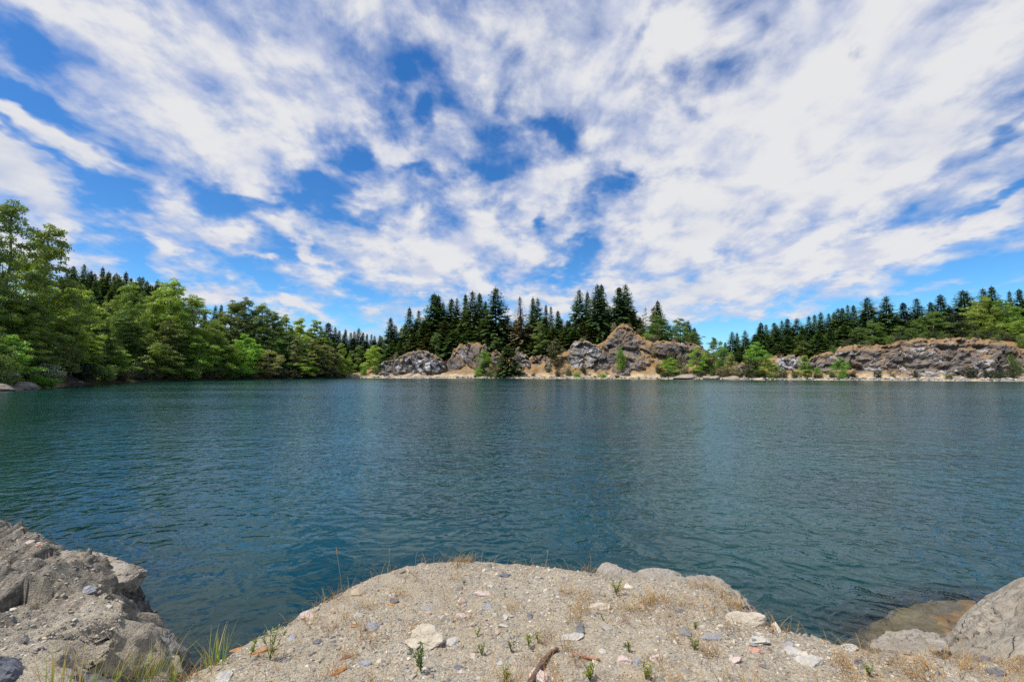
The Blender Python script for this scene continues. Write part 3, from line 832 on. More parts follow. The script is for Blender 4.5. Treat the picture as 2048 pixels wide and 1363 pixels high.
# waterside shrubs on the left
row(shrub, [(0, 690, 34, 3, 'leafy green shrub', dict(mat='mid')), (45, 715, 24, 7, 'dark low shrub', dict(mat='shrub_dark')), (97, 721, 40, 1.5, 'shrub crowned with white-green leaves above the rocky landing', dict(mat='shrub_white')), (88, 744, 38, 0.7, 'low bright grassy shrub below the white-leaved one', dict(mat='bright')),
            (165, 720, 34, 5, 'shaded dark shrub', dict(mat='shrub_dark')), (210, 722, 30, 2.4, 'green shrub', dict(mat='mid')), (245, 735, 18, 2, 'reddish dry shrub over the water', dict(mat='shrub_brown')), (275, 716, 24, 2, 'very dark rounded shrub', dict(mat='shrub_dark')), (310, 728, 26, 2, 'olive shrub'), (345, 728, 26, 2, 'green shrub', dict(mat='mid')),
            (385, 722, 26, 2, 'bright green shrub', dict(mat='bright')), (425, 726, 26, 2, 'olive shrub'), (465, 728, 24, 2, 'dim green shrub', dict(mat='mid')), (500, 730, 22, 2, 'olive shrub overhanging the water'), (530, 735, 18, 2, 'brown twiggy shrub', dict(mat='shrub_brown')), (560, 732, 20, 2, 'dark green shrub', dict(mat='shrub_dark')),
            (590, 735, 20, 2, 'olive shrub'), (620, 736, 20, 2, 'olive green shrub'), (650, 735, 18, 2, 'dark shrub', dict(mat='shrub_dark')), (675, 738, 14, 2, 'low green shrub', dict(mat='mid'))],
    'along the left waterside', 'shrubs along the left waterside')
# conifers on the hill behind
row(fir, [(135, 532, 14, 118, 'dark fir'), (152, 527, 14, 118, 'dark fir'), (167, 540, 13, 120, 'dark fir'), (193, 534, 15, 116, 'tallest dark fir'), (206, 552, 13, 120, 'dark fir'), (222, 545, 14, 118, 'dark fir'), (236, 562, 13, 122, 'dark fir'), (255, 566, 13, 126, 'dark fir'), (268, 564, 13, 128, 'dark fir'),
          (284, 562, 14, 120, 'dark fir'), (345, 585, 12, 130, 'small dark fir'), (424, 610, 10, 140, 'small dark fir'), (438, 609, 10, 140, 'small dark fir'), (120, 545, 13, 112, 'dark fir'), (180, 560, 14, 100, 'lower dark fir'), (245, 585, 14, 100, 'lower dark fir'), (215, 580, 14, 98, 'lower dark fir'), (275, 590, 14, 96, 'lower dark fir'), (150, 570, 14, 96, 'lower dark fir'), (310, 590, 13, 110, 'dark fir'), (405, 622, 12, 110, 'dark fir')],
    'on the hill behind the left wood', 'firs on the hill behind the left wood')
row(fir, [(656, 645, 11, 40, 'dark full fir'), (640, 655, 9, 60, 'small fir'), (668, 653, 9, 90, 'faint far fir'), (676, 660, 8, 90, 'faint far fir'), (690, 658, 9, 60, 'green-grey fir'), (700, 664, 8, 100, 'faint far fir'), (708, 662, 8, 90, 'faint far fir'), (716, 656, 9, 50, 'sharp green fir'), (724, 664, 7, 110, 'faint far fir'), (733, 667, 7, 110, 'faint far fir'),
          (741, 668, 7, 120, 'faint far fir'), (749, 671, 7, 120, 'faint far fir'), (757, 670, 8, 100, 'faint far fir'), (764, 672, 7, 110, 'faint far fir'), (684, 668, 10, 36, 'green fir'), (705, 676, 10, 34, 'green fir'), (730, 682, 10, 34, 'green fir'), (762, 686, 10, 30, 'dark green fir'), (745, 680, 10, 40, 'dark green fir'), (665, 672, 10, 34, 'green fir')],
    'on the low skyline between wood and beach', 'firs on the low skyline beside the beach', mat='fir_far')
for k in range(26):
    px_k = 112 + k * 9.2
    fir(px_k, 552 + 9 * math.sin(k * 1.7) + max(0, px_k - 250) * 0.3, 16, 100 + (k * 37 % 40), 'dark fir in the packed mass on the hill behind the left wood', 'packed firs on the hill behind the left wood')
# --- central bluff
row(fir, [(779, 635, 15, 34, 'small dark fir standing a little apart'), (800, 655, 10, 40, 'short fir'), (817, 615, 17, 38, 'dark conical fir'), (835, 620, 13, 46, 'dark fir'), (866, 587, 24, 42, 'big dark fir'), (876, 590, 20, 46, 'twin dark fir'), (888, 605, 15, 50, 'dark fir'), (903, 596, 15, 46, 'dark fir'), (914, 595, 13, 50, 'dark fir'), (931, 588, 14, 50, 'dark fir'),
          (946, 582, 25, 38, 'full olive-tinged fir', dict(mat='fir_olive')), (959, 586, 14, 48, 'dark fir'), (970, 601, 12, 52, 'dark fir'), (992, 576, 26, 36, 'broadest tall fir of the central bluff, with a full conical crown', dict(var=1)),
          (1063, 594, 14, 44, 'dark fir'), (1075, 596, 14, 46, 'dark fir'), (1092, 609, 11, 48, 'dark fir'), (1102, 612, 11, 46, 'dark fir'), (1117, 621, 11, 46, 'dark fir'), (1158, 578, 19, 40, 'tall dark fir'), (1174, 583, 14, 46, 'dark fir'), (1197, 568, 24, 36, 'tall broad fir', dict(var=1)), (1206, 569, 17, 44, 'tall dark fir'),
          (1239, 574, 19, 40, 'tall dark fir'), (1254, 569, 19, 44, 'tall ragged-topped fir', dict(var=3)), (1322, 601, 16, 44, 'solitary dark fir'), (1377, 641, 11, 46, 'small dark fir'), (1391, 655, 10, 44, 'small dark fir'), (1137, 640, 14, 40, 'short dark fir'), (1222, 612, 12, 48, 'short dark fir'), (1283, 634, 10, 46, 'short green fir')],
    'along the firs topping the central bluff', 'firs topping the central bluff')
fir(1044, 594, 19, 34, 'dying tan-brown fir with thin needles on the central bluff', 'firs topping the central bluff', mat='fir_dead', meshes=FIR_AIRY, var=6)
fir(1016, 690, 18, 6, 'lone dark spruce standing low on the beach below the central firs', None, var=1)
fillf = [(845, 640, 20, 34), (885, 640, 20, 34), (920, 640, 20, 34), (905, 660, 18, 30), (965, 640, 20, 34), (1005, 640, 18, 38), (860, 665, 18, 30), (1030, 640, 16, 40), (1055, 650, 16, 36), (1085, 650, 16, 38), (1110, 655, 16, 38), (1130, 665, 16, 34), (1165, 640, 18, 36), (1185, 650, 18, 34), (1215, 640, 16, 38), (1240, 630, 14, 42), (1150, 660, 16, 32), (825, 665, 17, 30), (800, 680, 15, 28), (780, 685, 14, 26), (940, 660, 18, 30), (1045, 672, 16, 32), (1025, 668, 15, 34), (1070, 675, 16, 31), (1095, 690, 13, 28), (1178, 675, 15, 30), (985, 672, 17, 31), (1260, 620, 14, 42)]
for px, py, hw, s in fillf + [(px + 9, 0.45 * py + 0.55 * 622, hw, s + 14) for px, py, hw, s in fillf]:
    fir(px, py, hw, s, 'shorter dark fir tucked in among the tall firs on the central bluff', 'shorter firs within the central bluff', mat=random.choice(['fir', 'fir', 'fir_olive']))
row(broad, [(872, 664, 14, 26, 'dull green broadleaf tree', dict(mat='mid')), (986, 668, 17, 28, 'dark olive broadleaf tree', dict(mat='cotton_dark')), (968, 698, 15, 10, 'green young maple beside the domed outcrop', dict(mat='bright')), (1080, 640, 13, 26, 'yellow-green columnar tree rising before the dark firs', dict(shape='col', mat='cotton_dark')), (1112, 676, 18, 16, 'olive tree with reddish stems on the ochre slope', dict(mat='shrub_olive')),
            (1318, 630, 22, 34, 'green rounded tree', dict(mat='mid')), (1345, 650, 18, 36, 'green tree', dict(mat='mid')), (1362, 636, 20, 36, 'dark green rounded tree', dict(mat='mid')), (1300, 650, 16, 36, 'green tree', dict(mat='mid')), (1388, 662, 16, 34, 'small green tree', dict(mat='mid')), (1394, 694, 18, 9, 'bright green tree against the grey shoulder', dict(mat='bright')), (1342, 714, 21, 7, 'big green tree among cream shrubs', dict(mat='bright')), (1430, 674, 18, 14, 'tall green tree', dict(mat='mid')), (1447, 692, 16, 10, 'leaning green tree', dict(mat='bright')), (1412, 706, 14, 12, 'green tree', dict(mat='mid')), (1462, 708, 15, 7, 'pale green tree', dict(mat='cotton_pale'))],
    'among leafy trees of the central bluff', 'leafy trees of the central bluff', shape='round')
broad(1293, 612, 8, 40, 'thin nearly bare sapling against the sky on the bluff', None, 'col', 'cotton_pale', meshes=AIRY)
broad(1309, 612, 9, 40, 'airy pale-leaved sapling beside the solitary fir', None, 'col', 'cotton_pale', meshes=BROAD['col'][1])
row(shrub, [(728, 728, 12, 8, 'small green tree-like shrub above the beach', dict(mat='bright')), (755, 732, 7, 8, 'narrow green shrub', dict(mat='mid')), (790, 700, 12, 22, 'yellowish shrub', dict(mat='shrub_cream')), (785, 712, 8, 22, 'cream shrub', dict(mat='shrub_cream')), (957, 734, 14, 6, 'light green shrub', dict(mat='bright')), (980, 730, 14, 6, 'creamy green shrub', dict(mat='shrub_cream')), (967, 720, 14, 9, 'dark green shrub', dict(mat='shrub_dark')),
            (1068, 742, 7, 4, 'little green shrub', dict(mat='shrub_olive')), (1097, 724, 9, 12, 'cream tufted shrub', dict(mat='shrub_cream')), (1117, 735, 12, 5, 'olive shrub'), (1136, 728, 13, 7, 'pale olive shrub', dict(mat='shrub_cream')), (1155, 741, 14, 4, 'low green shrub', dict(mat='bright')), (1168, 726, 9, 8, 'dark little shrub', dict(mat='shrub_dark')), (1167, 666, 12, 27, 'pale olive shrub atop the blocky outcrop', dict(mat='shrub_cream')), (1203, 745, 18, 3, 'low grassy shrub', dict(mat='bright')),
            (1227, 642, 12, 30, 'yellow shrub', dict(mat='shrub_cream')), (1242, 641, 10, 30, 'golden shrub', dict(mat='shrub_cream')), (1259, 641, 9, 30, 'brownish shrub', dict(mat='shrub_brown')), (1240, 676, 14, 10.5, 'bright green shrub clinging to the face of the tallest bluff', dict(mat='bright')), (1298, 662, 13, 24, 'vivid green shrub', dict(mat='bright')), (1309, 664, 10, 24, 'cream shrub', dict(mat='shrub_cream')), (1310, 690, 9, 17, 'pale cream shrub', dict(mat='shrub_cream')),
            (1318, 724, 12, 10, 'olive brown shrub', dict(mat='shrub_olive')), (1346, 690, 14, 14, 'tall cream flowering shrub', dict(mat='shrub_cream')), (1362, 704, 14, 12, 'cream flowering shrub', dict(mat='shrub_cream')), (1370, 722, 14, 8, 'pale green shrub', dict(mat='shrub_cream')), (1351, 668, 8, 28, 'brown shrub on the skyline', dict(mat='shrub_brown')), (1377, 668, 9, 28, 'yellow shrub on the skyline', dict(mat='shrub_olive')), (1335, 708, 10, 12, 'yellow-green shrub', dict(mat='shrub_olive')),
            (1234, 747, 7, 1.5, 'tiny dark shrub at the waterline', dict(mat='shrub_olive')), (1408, 736, 14, 4, 'dark shrub', dict(mat='shrub_dark')), (1440, 732, 14, 4, 'brownish shrub', dict(mat='shrub_brown')), (1455, 734, 13, 4, 'cream brown shrub', dict(mat='shrub_brown')), (1468, 728, 11, 5, 'pale shrub', dict(mat='shrub_cream')), (1478, 740, 10, 4, 'low brown shrub', dict(mat='shrub_brown')), (1325, 740, 12, 4, 'low olive shrub'), (1425, 730, 12, 6, 'green shrub', dict(mat='mid')), (1280, 655, 9, 28, 'golden brown shrub', dict(mat='shrub_brown'))],
    'among the shrubs of the central shore', 'shrubs of the central shore')
# --- right shore
row(fir, [(1452, 684, 8, 34, 'tiny fir'), (1466, 663, 12, 32, 'dark fir'), (1478, 665, 9, 36, 'dark fir'), (1492, 660, 12, 34, 'dark fir'), (1525, 645, 14, 34, 'dark fir'), (1536, 648, 12, 38, 'dark fir'), (1551, 645, 12, 38, 'dark fir'), (1558, 650, 12, 34, 'dark fir'), (1569, 640, 12, 38, 'dark fir'), (1581, 636, 13, 36, 'dark fir'), (1596, 636, 13, 38, 'dark fir'), (1609, 650, 12, 34, 'dark fir'), (1621, 632, 14, 36, 'dark fir'), (1633, 629, 12, 40, 'dark fir'), (1645, 624, 14, 38, 'dark fir'), (1661, 626, 12, 40, 'dark fir'), (1670, 624, 12, 44, 'dark fir'),
          (1682, 616, 14, 38, 'dark fir'), (1692, 615, 13, 42, 'dark fir'), (1703, 609, 15, 40, 'dark fir'), (1714, 610, 14, 44, 'dark fir'), (1730, 625, 13, 40, 'dark fir'), (1747, 594, 20, 38, 'broad dark fir'), (1777, 592, 22, 38, 'broad drooping fir', dict(var=3)), (1796, 630, 13, 44, 'short fir'), (1815, 605, 16, 42, 'bluish fir', dict(mat='fir_far')), (1843, 596, 18, 40, 'dark fir'), (1870, 604, 14, 46, 'fir', dict(mat='fir_far')), (1891, 588, 17, 42, 'dark fir'), (1907, 612, 10, 48, 'short fir'), (1942, 580, 24, 42, 'wide-armed fir', dict(var=3)), (1980, 576, 18, 44, 'dark fir'), (1997, 572, 20, 46, 'tallest dark fir'), (2029, 582, 15, 48, 'dark fir'), (2052, 578, 17, 46, 'dark fir cut by the picture edge')],
    'in the fir row above the right cliff', 'firs above the right cliff')
fillr = [(1510, 668, 13, 32), (1540, 668, 13, 31), (1575, 668, 13, 31), (1602, 668, 13, 31), (1640, 662, 14, 31), (1665, 655, 14, 32), (1690, 650, 14, 33), (1720, 655, 14, 34), (1760, 640, 16, 34), (1790, 650, 15, 34), (1830, 640, 15, 36), (1860, 640, 15, 38), (1900, 635, 15, 40), (1930, 630, 15, 42), (1965, 625, 16, 42), (2010, 620, 16, 44), (2040, 625, 16, 42), (1485, 690, 12, 28), (1530, 690, 12, 29), (1560, 690, 12, 29), (1590, 690, 12, 29), (1620, 690, 12, 29), (1655, 680, 12, 29), (1500, 700, 11, 27), (1475, 705, 10, 26)]
for px, py, hw, s in fillr + [(px + 12, py - 14, hw, s + 10) for px, py, hw, s in fillr]:
    fir(px, py, hw, s, 'shorter dark fir tucked in under the fir row above the right cliff', 'shorter firs within the right row')
row(broad, [(1515, 682, 24, 7, 'light green alder', dict(mat='bright')), (1500, 715, 16, 4, 'low light green tree', dict(mat='shrub_olive')), (1530, 712, 18, 6, 'olive green tree', dict(mat='cotton')), (1550, 728, 14, 4, 'small light green tree', dict(mat='bright')), (1608, 680, 14, 24, 'small olive columnar tree', dict(shape='col', mat='cotton_dark')), (1610, 709, 13, 3.5, 'tall green waterside tree', dict(mat='bright', shape='col')), (1635, 733, 9, 5, 'little green tree', dict(mat='bright')), (1681, 714, 17, 3.5, 'green waterside tree', dict(mat='bright')), (1719, 654, 15, 30, 'rounded green tree', dict(mat='mid')), (1748, 640, 20, 30, 'rounded green tree', dict(mat='mid')),
            (1770, 668, 14, 29, 'low green tree', dict(mat='mid')), (1805, 650, 16, 30, 'green tree', dict(mat='mid')), (1838, 645, 16, 30, 'green tree', dict(mat='mid')), (1872, 622, 30, 34, 'wide dark rounded tree', dict(mat='mid')), (1915, 628, 27, 32, 'dark dome-shaped tree', dict(mat='shrub_dark')), (1952, 612, 26, 34, 'yellow-green tree', dict(mat='cotton')), (1976, 592, 26, 36, 'tall yellow-green tree', dict(mat='cotton')), (2018, 598, 28, 36, 'tall light green tree', dict(mat='bright')), (2045, 640, 24, 30, 'yellow-green tree', dict(mat='cotton')), (1990, 655, 20, 29, 'low olive tree', dict(mat='mid')), (1856, 662, 14, 28, 'low green tree', dict(mat='mid')), (1945, 660, 18, 28, 'low green tree', dict(mat='mid'))],
    'among the leafy trees of the right shore', 'leafy trees of the right shore', shape='round')
row(shrub, [(1495, 735, 12, 3, 'olive shrub'), (1565, 735, 14, 3, 'olive waterside shrub'), (1590, 738, 12, 3, 'yellow-green shrub', dict(mat='shrub_olive')), (1635, 742, 12, 3, 'low olive shrub'), (1665, 738, 10, 4, 'brown shrub', dict(mat='shrub_brown')), (1690, 742, 10, 2.5, 'dark shrub', dict(mat='shrub_dark')), (1755, 738, 11, 4, 'dark green shrub', dict(mat='shrub_dark')), (1787, 744, 5, 4, 'tiny green shrub', dict(mat='mid')), (1830, 738, 9, 4, 'dark rounded shrub', dict(mat='shrub_dark')), (1707, 740, 12, 5, 'olive shrub'),
            (1897, 743, 10, 2, 'green waterline shrub', dict(mat='mid')), (1942, 728, 18, 4, 'biggest dark rounded shrub', dict(mat='shrub_dark')), (1976, 733, 11, 4, 'dark shrub', dict(mat='shrub_dark')), (1993, 736, 9, 4, 'dark shrub', dict(mat='shrub_dark')), (2005, 731, 12, 4, 'dark shrub', dict(mat='shrub_dark')), (2032, 698, 16, 9, 'light green tall shrub', dict(mat='mid')), (2024, 725, 14, 5, 'olive shrub'), (2005, 672, 12, 25, 'dark cliff-top shrub', dict(mat='shrub_dark')), (2035, 668, 18, 25, 'dark cliff-top shrub', dict(mat='shrub_dark')), (1904, 676, 7, 22, 'small cliff-top shrub', dict(mat='shrub_dark')), (1857, 690, 6, 15.5, 'small dark shrub on the cliff face', dict(mat='shrub_dark')),
            (1745, 684, 14, 28, 'low dry cliff-top shrub', dict(mat='shrub_olive')), (1780, 680, 14, 29, 'low green cliff-top shrub', dict(mat='mid')), (1815, 674, 12, 29, 'low green cliff-top shrub', dict(mat='mid')), (1965, 668, 12, 28, 'green cliff-top shrub', dict(mat='mid')), (1700, 688, 12, 28, 'olive cliff-top shrub'), (1560, 706, 9, 24, 'golden cliff-top shrub', dict(mat='shrub_brown')), (1640, 706, 10, 24, 'olive cliff-top shrub')],
    'among the shrubs of the right shore', 'shrubs of the right shore')

for k in range(22):                                   # scrub along the top of the right cliff
    px_k = 1672 + k * 18 + 6 * math.sin(k * 2.3)
    shrub(px_k, float(np.interp(px_k, TOP[:, 0], TOP[:, 1])) - 13 - 6 * abs(math.sin(k * 1.9)), 13, 22 + (k % 3) * 3, 'low scrub bush in the fringe along the top of the right cliff', 'scrub fringe on the right cliff top', mat=('mid', 'shrub_olive', 'shrub_dark')[k % 3])
# --- boulders and rubble along the water
M['boulder'] = rock_mat('shore_boulder_rock', (0.26, 0.225, 0.19), (0.42, 0.37, 0.31), (0.58, 0.55, 0.5), (0.35, 0.24, 0.15), 0.5, 1.5, 0.6)
for at_ in ('edge', 'capsoil'):
    pass
def boulder(px, py, w, h, s, label, seed, group='boulders on the far beach', mat='boulder', sub=4):
    Y = float(Ysh(px)) + s
    x = float(xs(px)) * Y; mpp = Y / FPX
    z = CAM_H + (744 - py) * mpp
    v, f = rock_shape(sub, (w * mpp / 2 * 1.15, w * mpp / 2 * 0.9, h * mpp / 2 * 1.3), seed)
    o = link('boulder', make_mesh('boulder', v, f, M[mat], False, {'edge': np.zeros(len(v)), 'capsoil': np.zeros(len(v))}))
    o.location = (x, Y, z); o.rotation_euler = (0, 0, seed * 1.7)
    return tag(o, label, 'boulder', group)
M['boulder_dark'] = rock_mat('dark_shore_boulder_rock', (0.1, 0.1, 0.105), (0.2, 0.195, 0.2), (0.4, 0.39, 0.38), (0.3, 0.2, 0.12), 0.3, 1.5, 0.62)
boulder(762, 748, 13, 6, 3, 'dark grey boulder at the foot of the pale slabs, the wider of two', 51, mat='boulder_dark')
boulder(774, 748, 11, 6, 3, 'dark grey boulder at the foot of the pale slabs, nearer the sandy cone', 52, mat='boulder_dark')
boulder(694, 750, 9, 4, 2, 'white boulder at the very start of the beach by the woods', 53)
boulder(1179, 749, 6, 4, 3, 'white boulder on the beach below the blocky outcrop', 54)
boulder(1189, 752, 6, 3, 1, 'white boulder at the waterline below the blocky outcrop', 55)
boulder(950, 751, 6, 3, 2, 'dark little boulder below the domed outcrop', 56, mat='boulder_dark')
boulder(1370, 755, 46, 13, 2.5, 'long low pale rock shelf at the waterline under the cream shrubs', 57)
boulder(1422, 756, 38, 12, 2.5, 'low rounded rock shelf at the waterline below the leaning trees', 58)
boulder(1462, 758, 36, 11, 2.5, 'low rubbly rock shelf at the waterline past the cream brown shrub', 59)
boulder(1005, 746, 8, 5, 5, 'brown boulder leaning by the lone spruce', 60)
boulder(1481, 748, 12, 6, 5, 'dark boulder at the foot of the low brown outcrop', 61, mat='boulder_dark')
# landing rocks on the left shore
boulder(8, 752, 52, 17, 4, 'flat-topped grey rock block on the landing at the left shore', 66, group='rocks of the landing at the left shore')
boulder(5, 777, 40, 16, 1.0, 'reddish shaded rock at the water below the flat-topped block', 67, group='rocks of the landing at the left shore')
boulder(45, 772, 50, 14, 1.5, 'reddish sloping rock ledge below the white-leaved shrub', 68, group='rocks of the landing at the left shore')
boulder(100, 768, 22, 10, 1.0, 'small brown rock under the grassy shrub on the landing', 69, group='rocks of the landing at the left shore')
boulder(145, 764, 14, 6, 1.0, 'dark low rock at the water, first beyond the landing', 70, 'rocks of the landing at the left shore', 'boulder_dark')
boulder(162, 764, 12, 5, 1.0, 'dark low rock at the water, second beyond the landing', 71, 'rocks of the landing at the left shore', 'boulder_dark')

rub = Acc(); rcol = []
rr = np.random.default_rng(5)
for k in range(1500):
    px = rr.uniform(692, 2075)
    s = abs(rr.normal(0, 1.5)) + rr.uniform(0.1, 1.0)
    Y = float(Ysh(px)) + s; x = float(xs(px)) * Y
    z = ground_at(x, Y)
    sz = rr.uniform(0.12, 0.42) * (1.7 if rr.random() < 0.12 else 1)
    v, f = ico(1)
    q = v * rr.uniform(0.6, 1.3, (len(v), 1)) * [sz * 1.4, sz, sz * 0.65]
    a = rr.uniform(0, 6.28)
    q = np.stack([q[:, 0] * math.cos(a) - q[:, 1] * math.sin(a), q[:, 0] * math.sin(a) + q[:, 1] * math.cos(a), q[:, 2]], 1)
    rub.add(q + [x, Y, z + sz * 0.2], f)
    g_ = rr.choice([0.1, 0.22, 0.4, 0.55], p=[0.2, 0.25, 0.3, 0.25])
    rcol.append(np.tile(g_ * np.array([1, rr.uniform(0.9, 0.98), rr.uniform(0.78, 0.95)]), (len(v), 1)))
t = NT('shoreline_rubble_rock')
t.principled(t.mix(1.0, t.attr('col', 'Color'), t.mix(t.noise(t.obj(), 3, 4), (0.7, 0.7, 0.7), (1.2, 1.2, 1.2)), 'MULTIPLY'), 0.9)
ro = link('shoreline_rubble', make_mesh('shoreline_rubble', np.concatenate(rub.v), rub.f, t.m, False, None, {'col': np.concatenate(rcol)}))
tag(ro, 'band of pale and dark rubble along the far waterline', None, None, 'stuff')

#@@FG_BEGIN
# ------------------------------------------------------------------ near bank
def zg(x, y):
    return 1.5 - 0.075 * (y - 2.4) - 0.06 * np.maximum(0, x - 1.0) - 0.02 * np.maximum(0, -x - 3)

def on_zg(px, py, dz=0.0):
    z = 1.4
    for _ in range(6):
        p = at_z(px, py, z + dz)
        z = float(zg(p[0], p[1]))
    return p

EDGE = [(-260, 985), (-60, 1022), (0, 1040), (40, 1050), (80, 1068), (118, 1096), (160, 1102), (196, 1106), (200, 1130), (214, 1160), (236, 1186), (240, 1210), (205, 1232), (150, 1244), (115, 1262), (95, 1290), (100, 1330), (150, 1372), (240, 1400), (320, 1385), (352, 1352), (385, 1326), (440, 1296), (500, 1262), (560, 1230), (640, 1190), (720, 1150), (790, 1124), (840, 1114), (880, 1110), (960, 1113), (1060, 1119), (1130, 1127), (1190, 1133), (1240, 1143), (1330, 1150), (1410, 1160), (1450, 1172), (1490, 1200), (1520, 1226), (1560, 1244), (1620, 1255), (1680, 1274), (1740, 1288), (1800, 1290), (1850, 1282), (1885, 1296), (1940, 1300), (2100, 1290), (2350, 1290)]
poly = np.array([on_zg(*e)[:2] for e in EDGE])
poly = np.concatenate([poly, [[7.5, 2.0], [7.5, -2.0], [-9, -2.0], [-9, 4.0]]])

def signed_dist(q):
    a = poly; b = np.roll(poly, -1, 0)
    best = np.full(len(q), 1e9); inside = np.zeros(len(q), bool)
    for (x0, y0), (x1, y1) in zip(a, b):
        ex, ey = x1 - x0, y1 - y0
        t_ = np.clip(((q[:, 0] - x0) * ex + (q[:, 1] - y0) * ey) / (ex * ex + ey * ey + 1e-12), 0, 1)
        best = np.minimum(best, np.hypot(q[:, 0] - x0 - t_ * ex, q[:, 1] - y0 - t_ * ey))
        c = (y0 > q[:, 1]) != (y1 > q[:, 1])
        with np.errstate(divide='ignore', invalid='ignore'):
            inside ^= c & (q[:, 0] < (x1 - x0) * (q[:, 1] - y0) / (y1 - y0 + 1e-15) + x0)
    return np.where(inside, best, -best)

def bed_profile(sd, base):
    d = np.maximum(-sd, 0)
    out = base - 0.07 - 1.35 * d - 0.5 * d * d
    low = -0.15 - 0.55 * np.maximum(d - 0.75, 0)
    z = np.where(out > -0.15, out, np.minimum(low, -0.15))
    return np.where(sd > 0, base - 0.07 * np.exp(-sd / 0.1), np.maximum(z, -3.2))

gx = np.concatenate([np.arange(-9, -5.6, 0.06), np.arange(-5.6, 4.2, 0.0165), np.arange(4.2, 7.2, 0.06)])
gy = np.concatenate([np.arange(-1.5, 1.9, 0.06), np.arange(1.9, 5.4, 0.0165), np.arange(5.4, 10, 0.08)])
GX, GY = np.meshgrid(gx, gy, indexing='ij')
q2 = np.stack([GX.ravel(), GY.ravel()], 1)
q3 = np.stack([q2[:, 0], q2[:, 1], 0 * q2[:, 0]], 1)
sd = signed_dist(q2) + fbm(q3 * 3.0, 4, 60) * 0.05
Hh = bed_profile(sd, zg(q2[:, 0], q2[:, 1]))
leftm = 1 - sstep(-3.3, -2.7, q2[:, 0])                       # the rough conglomerate bank
f1, f2, cid = worley(q3 * 9 + 0.6 * np.stack([fbm(q3 * 8 + k, 2, k) for k in range(3)], 1), 3)
g1, g2, cid2 = worley(q3 * 24, 13)
Hh += fbm(q3 * 0.9, 4, 61) * 0.045 * sstep(-0.1, 0.5, sd) + fbm(q3 * 5, 4, 62) * 0.016 + fbm(q3 * 22, 3, 63) * 0.006
fb1, fb2, fbc, fbo = worley(q3 * 3.1 + 0.35 * np.stack([fbm(q3 * 3 + k, 3, 90 + k) for k in range(3)], 1), 95, True)
th_ = fbc * 51.0
Hh += leftm * sstep(-0.1, 0.25, sd) * ((fbc - 0.5) * 0.11 + (fbo[:, 0] * np.sin(th_) + fbo[:, 1] * np.cos(th_)) * 0.13 - 0.05 * (1 - sstep(0, 0.09, fb2 - fb1)))
Hh += leftm * (fbm(q3 * 2.2, 4, 64) * 0.14 + ((0.45 - f1) * 0.17 + (cid - 0.5) * 0.07) * sstep(-0.15, 0.1, fbm(q3 * 1.6, 3, 66)) + (0.5 - g1) * 0.035 + fbm(q3 * 9, 4, 69) * 0.045)
Hh += (1 - leftm) * (0.5 - g1) * 0.007 * sstep(0, 0.4, fbm(q3 * 2.6, 3, 67) + 0.2)
BP = np.stack([q2[:, 0], q2[:, 1], Hh], 1)
steep = sstep(0.12, -0.05, sd)
w3 = np.stack([q2[:, 0] * 4, q2[:, 1] * 4, Hh * 5], 1)
k1 = worley(w3, 33)
for ax in (0, 1):
    BP[:, ax] += steep * (fbm(w3 + 50 * ax, 4, 34 + ax) * 0.10 + (k1[2] - 0.5) * 0.10 * (1 if ax else 0.6))
BP[:, 2] += steep * fbm(w3 * 2.5, 3, 37) * 0.04

def gravel_ground():
    t = NT('gravelly_bank_soil')
    o = t.obj()
    n1 = t.noise(o, 1.3, 5, 0.6)
    n2 = t.noise(o, 14, 5, 0.7)
    n3 = t.noise(o, 75, 3, 0.65)
    c = t.mix(t.rng(n1, 0.35, 0.65), (0.36, 0.285, 0.172), (0.41, 0.345, 0.24))
    c = t.mix(t.rng(n2, 0.42, 0.66, 0, 0.85), c, (0.2, 0.17, 0.13))
    pc = t.vor(o, 62, 'F1', 'Color')
    bw = t.n('SeparateColor'); t.l(pc, bw.inputs[0])
    peb = t.mix(bw.outputs[0], (0.14, 0.14, 0.15), (0.66, 0.62, 0.56))
    peb = t.mix(t.rng(bw.outputs[1], 0.7, 0.8, 0, 0.6), peb, (0.5, 0.34, 0.22))
    pd = t.vor(o, 62)
    isp = t.math('MULTIPLY', t.rng(pd, 0.38, 0.3), t.rng(bw.outputs[2], 0.42, 0.5))
    c = t.mix(t.math('MULTIPLY', isp, 0.85), c, peb)
    c = t.mix(t.rng(n3, 0.35, 0.7, 0, 0.5), c, (0.62, 0.57, 0.48))
    gray = t.mix(t.rng(n2, 0.38, 0.66), (0.24, 0.22, 0.185), (0.075, 0.068, 0.058))
    c = t.mix(t.math('MULTIPLY', t.attr('leftbank'), t.rng(n1, 0.3, 0.6, 0.6, 0.95)), c, gray)
    under = t.mix(t.noise(o, 4, 5, 0.6), (0.05, 0.055, 0.035), (0.16, 0.15, 0.1))
    c = t.mix(t.attr('wet'), c, under)
    h = t.math('ADD', t.math('MULTIPLY', isp, 0.5), t.math('ADD', t.math('MULTIPLY', n3, 0.55), t.math('MULTIPLY', n2, 0.5)))
    t.principled(c, 0.95, t.bump(h, 1.0, 0.03), 0.1)
    return t.m
M['bank'] = gravel_ground()
wet = 1 - sstep(-0.02, 0.12, Hh)
bf = grid_faces(len(gx), len(gy))
bank = link('gravel_bank', make_mesh('gravel_bank', BP, bf, M['bank'], True, {'leftbank': leftm, 'wet': wet}))
tag(bank, kind='structure')
BB = BVHTree.FromPolygons([tuple(p) for p in BP.tolist()], bf.tolist())
CAMV = Vector((0, 0, CAM_H))

def hit(px, py):
    for k in range(40):
        h = BB.ray_cast(CAMV, Vector(ray(px, py + 2 * k)).normalized())
        if h[0] and h[0].z > 0.6: return np.array(h[0])
    return on_zg(px, py)

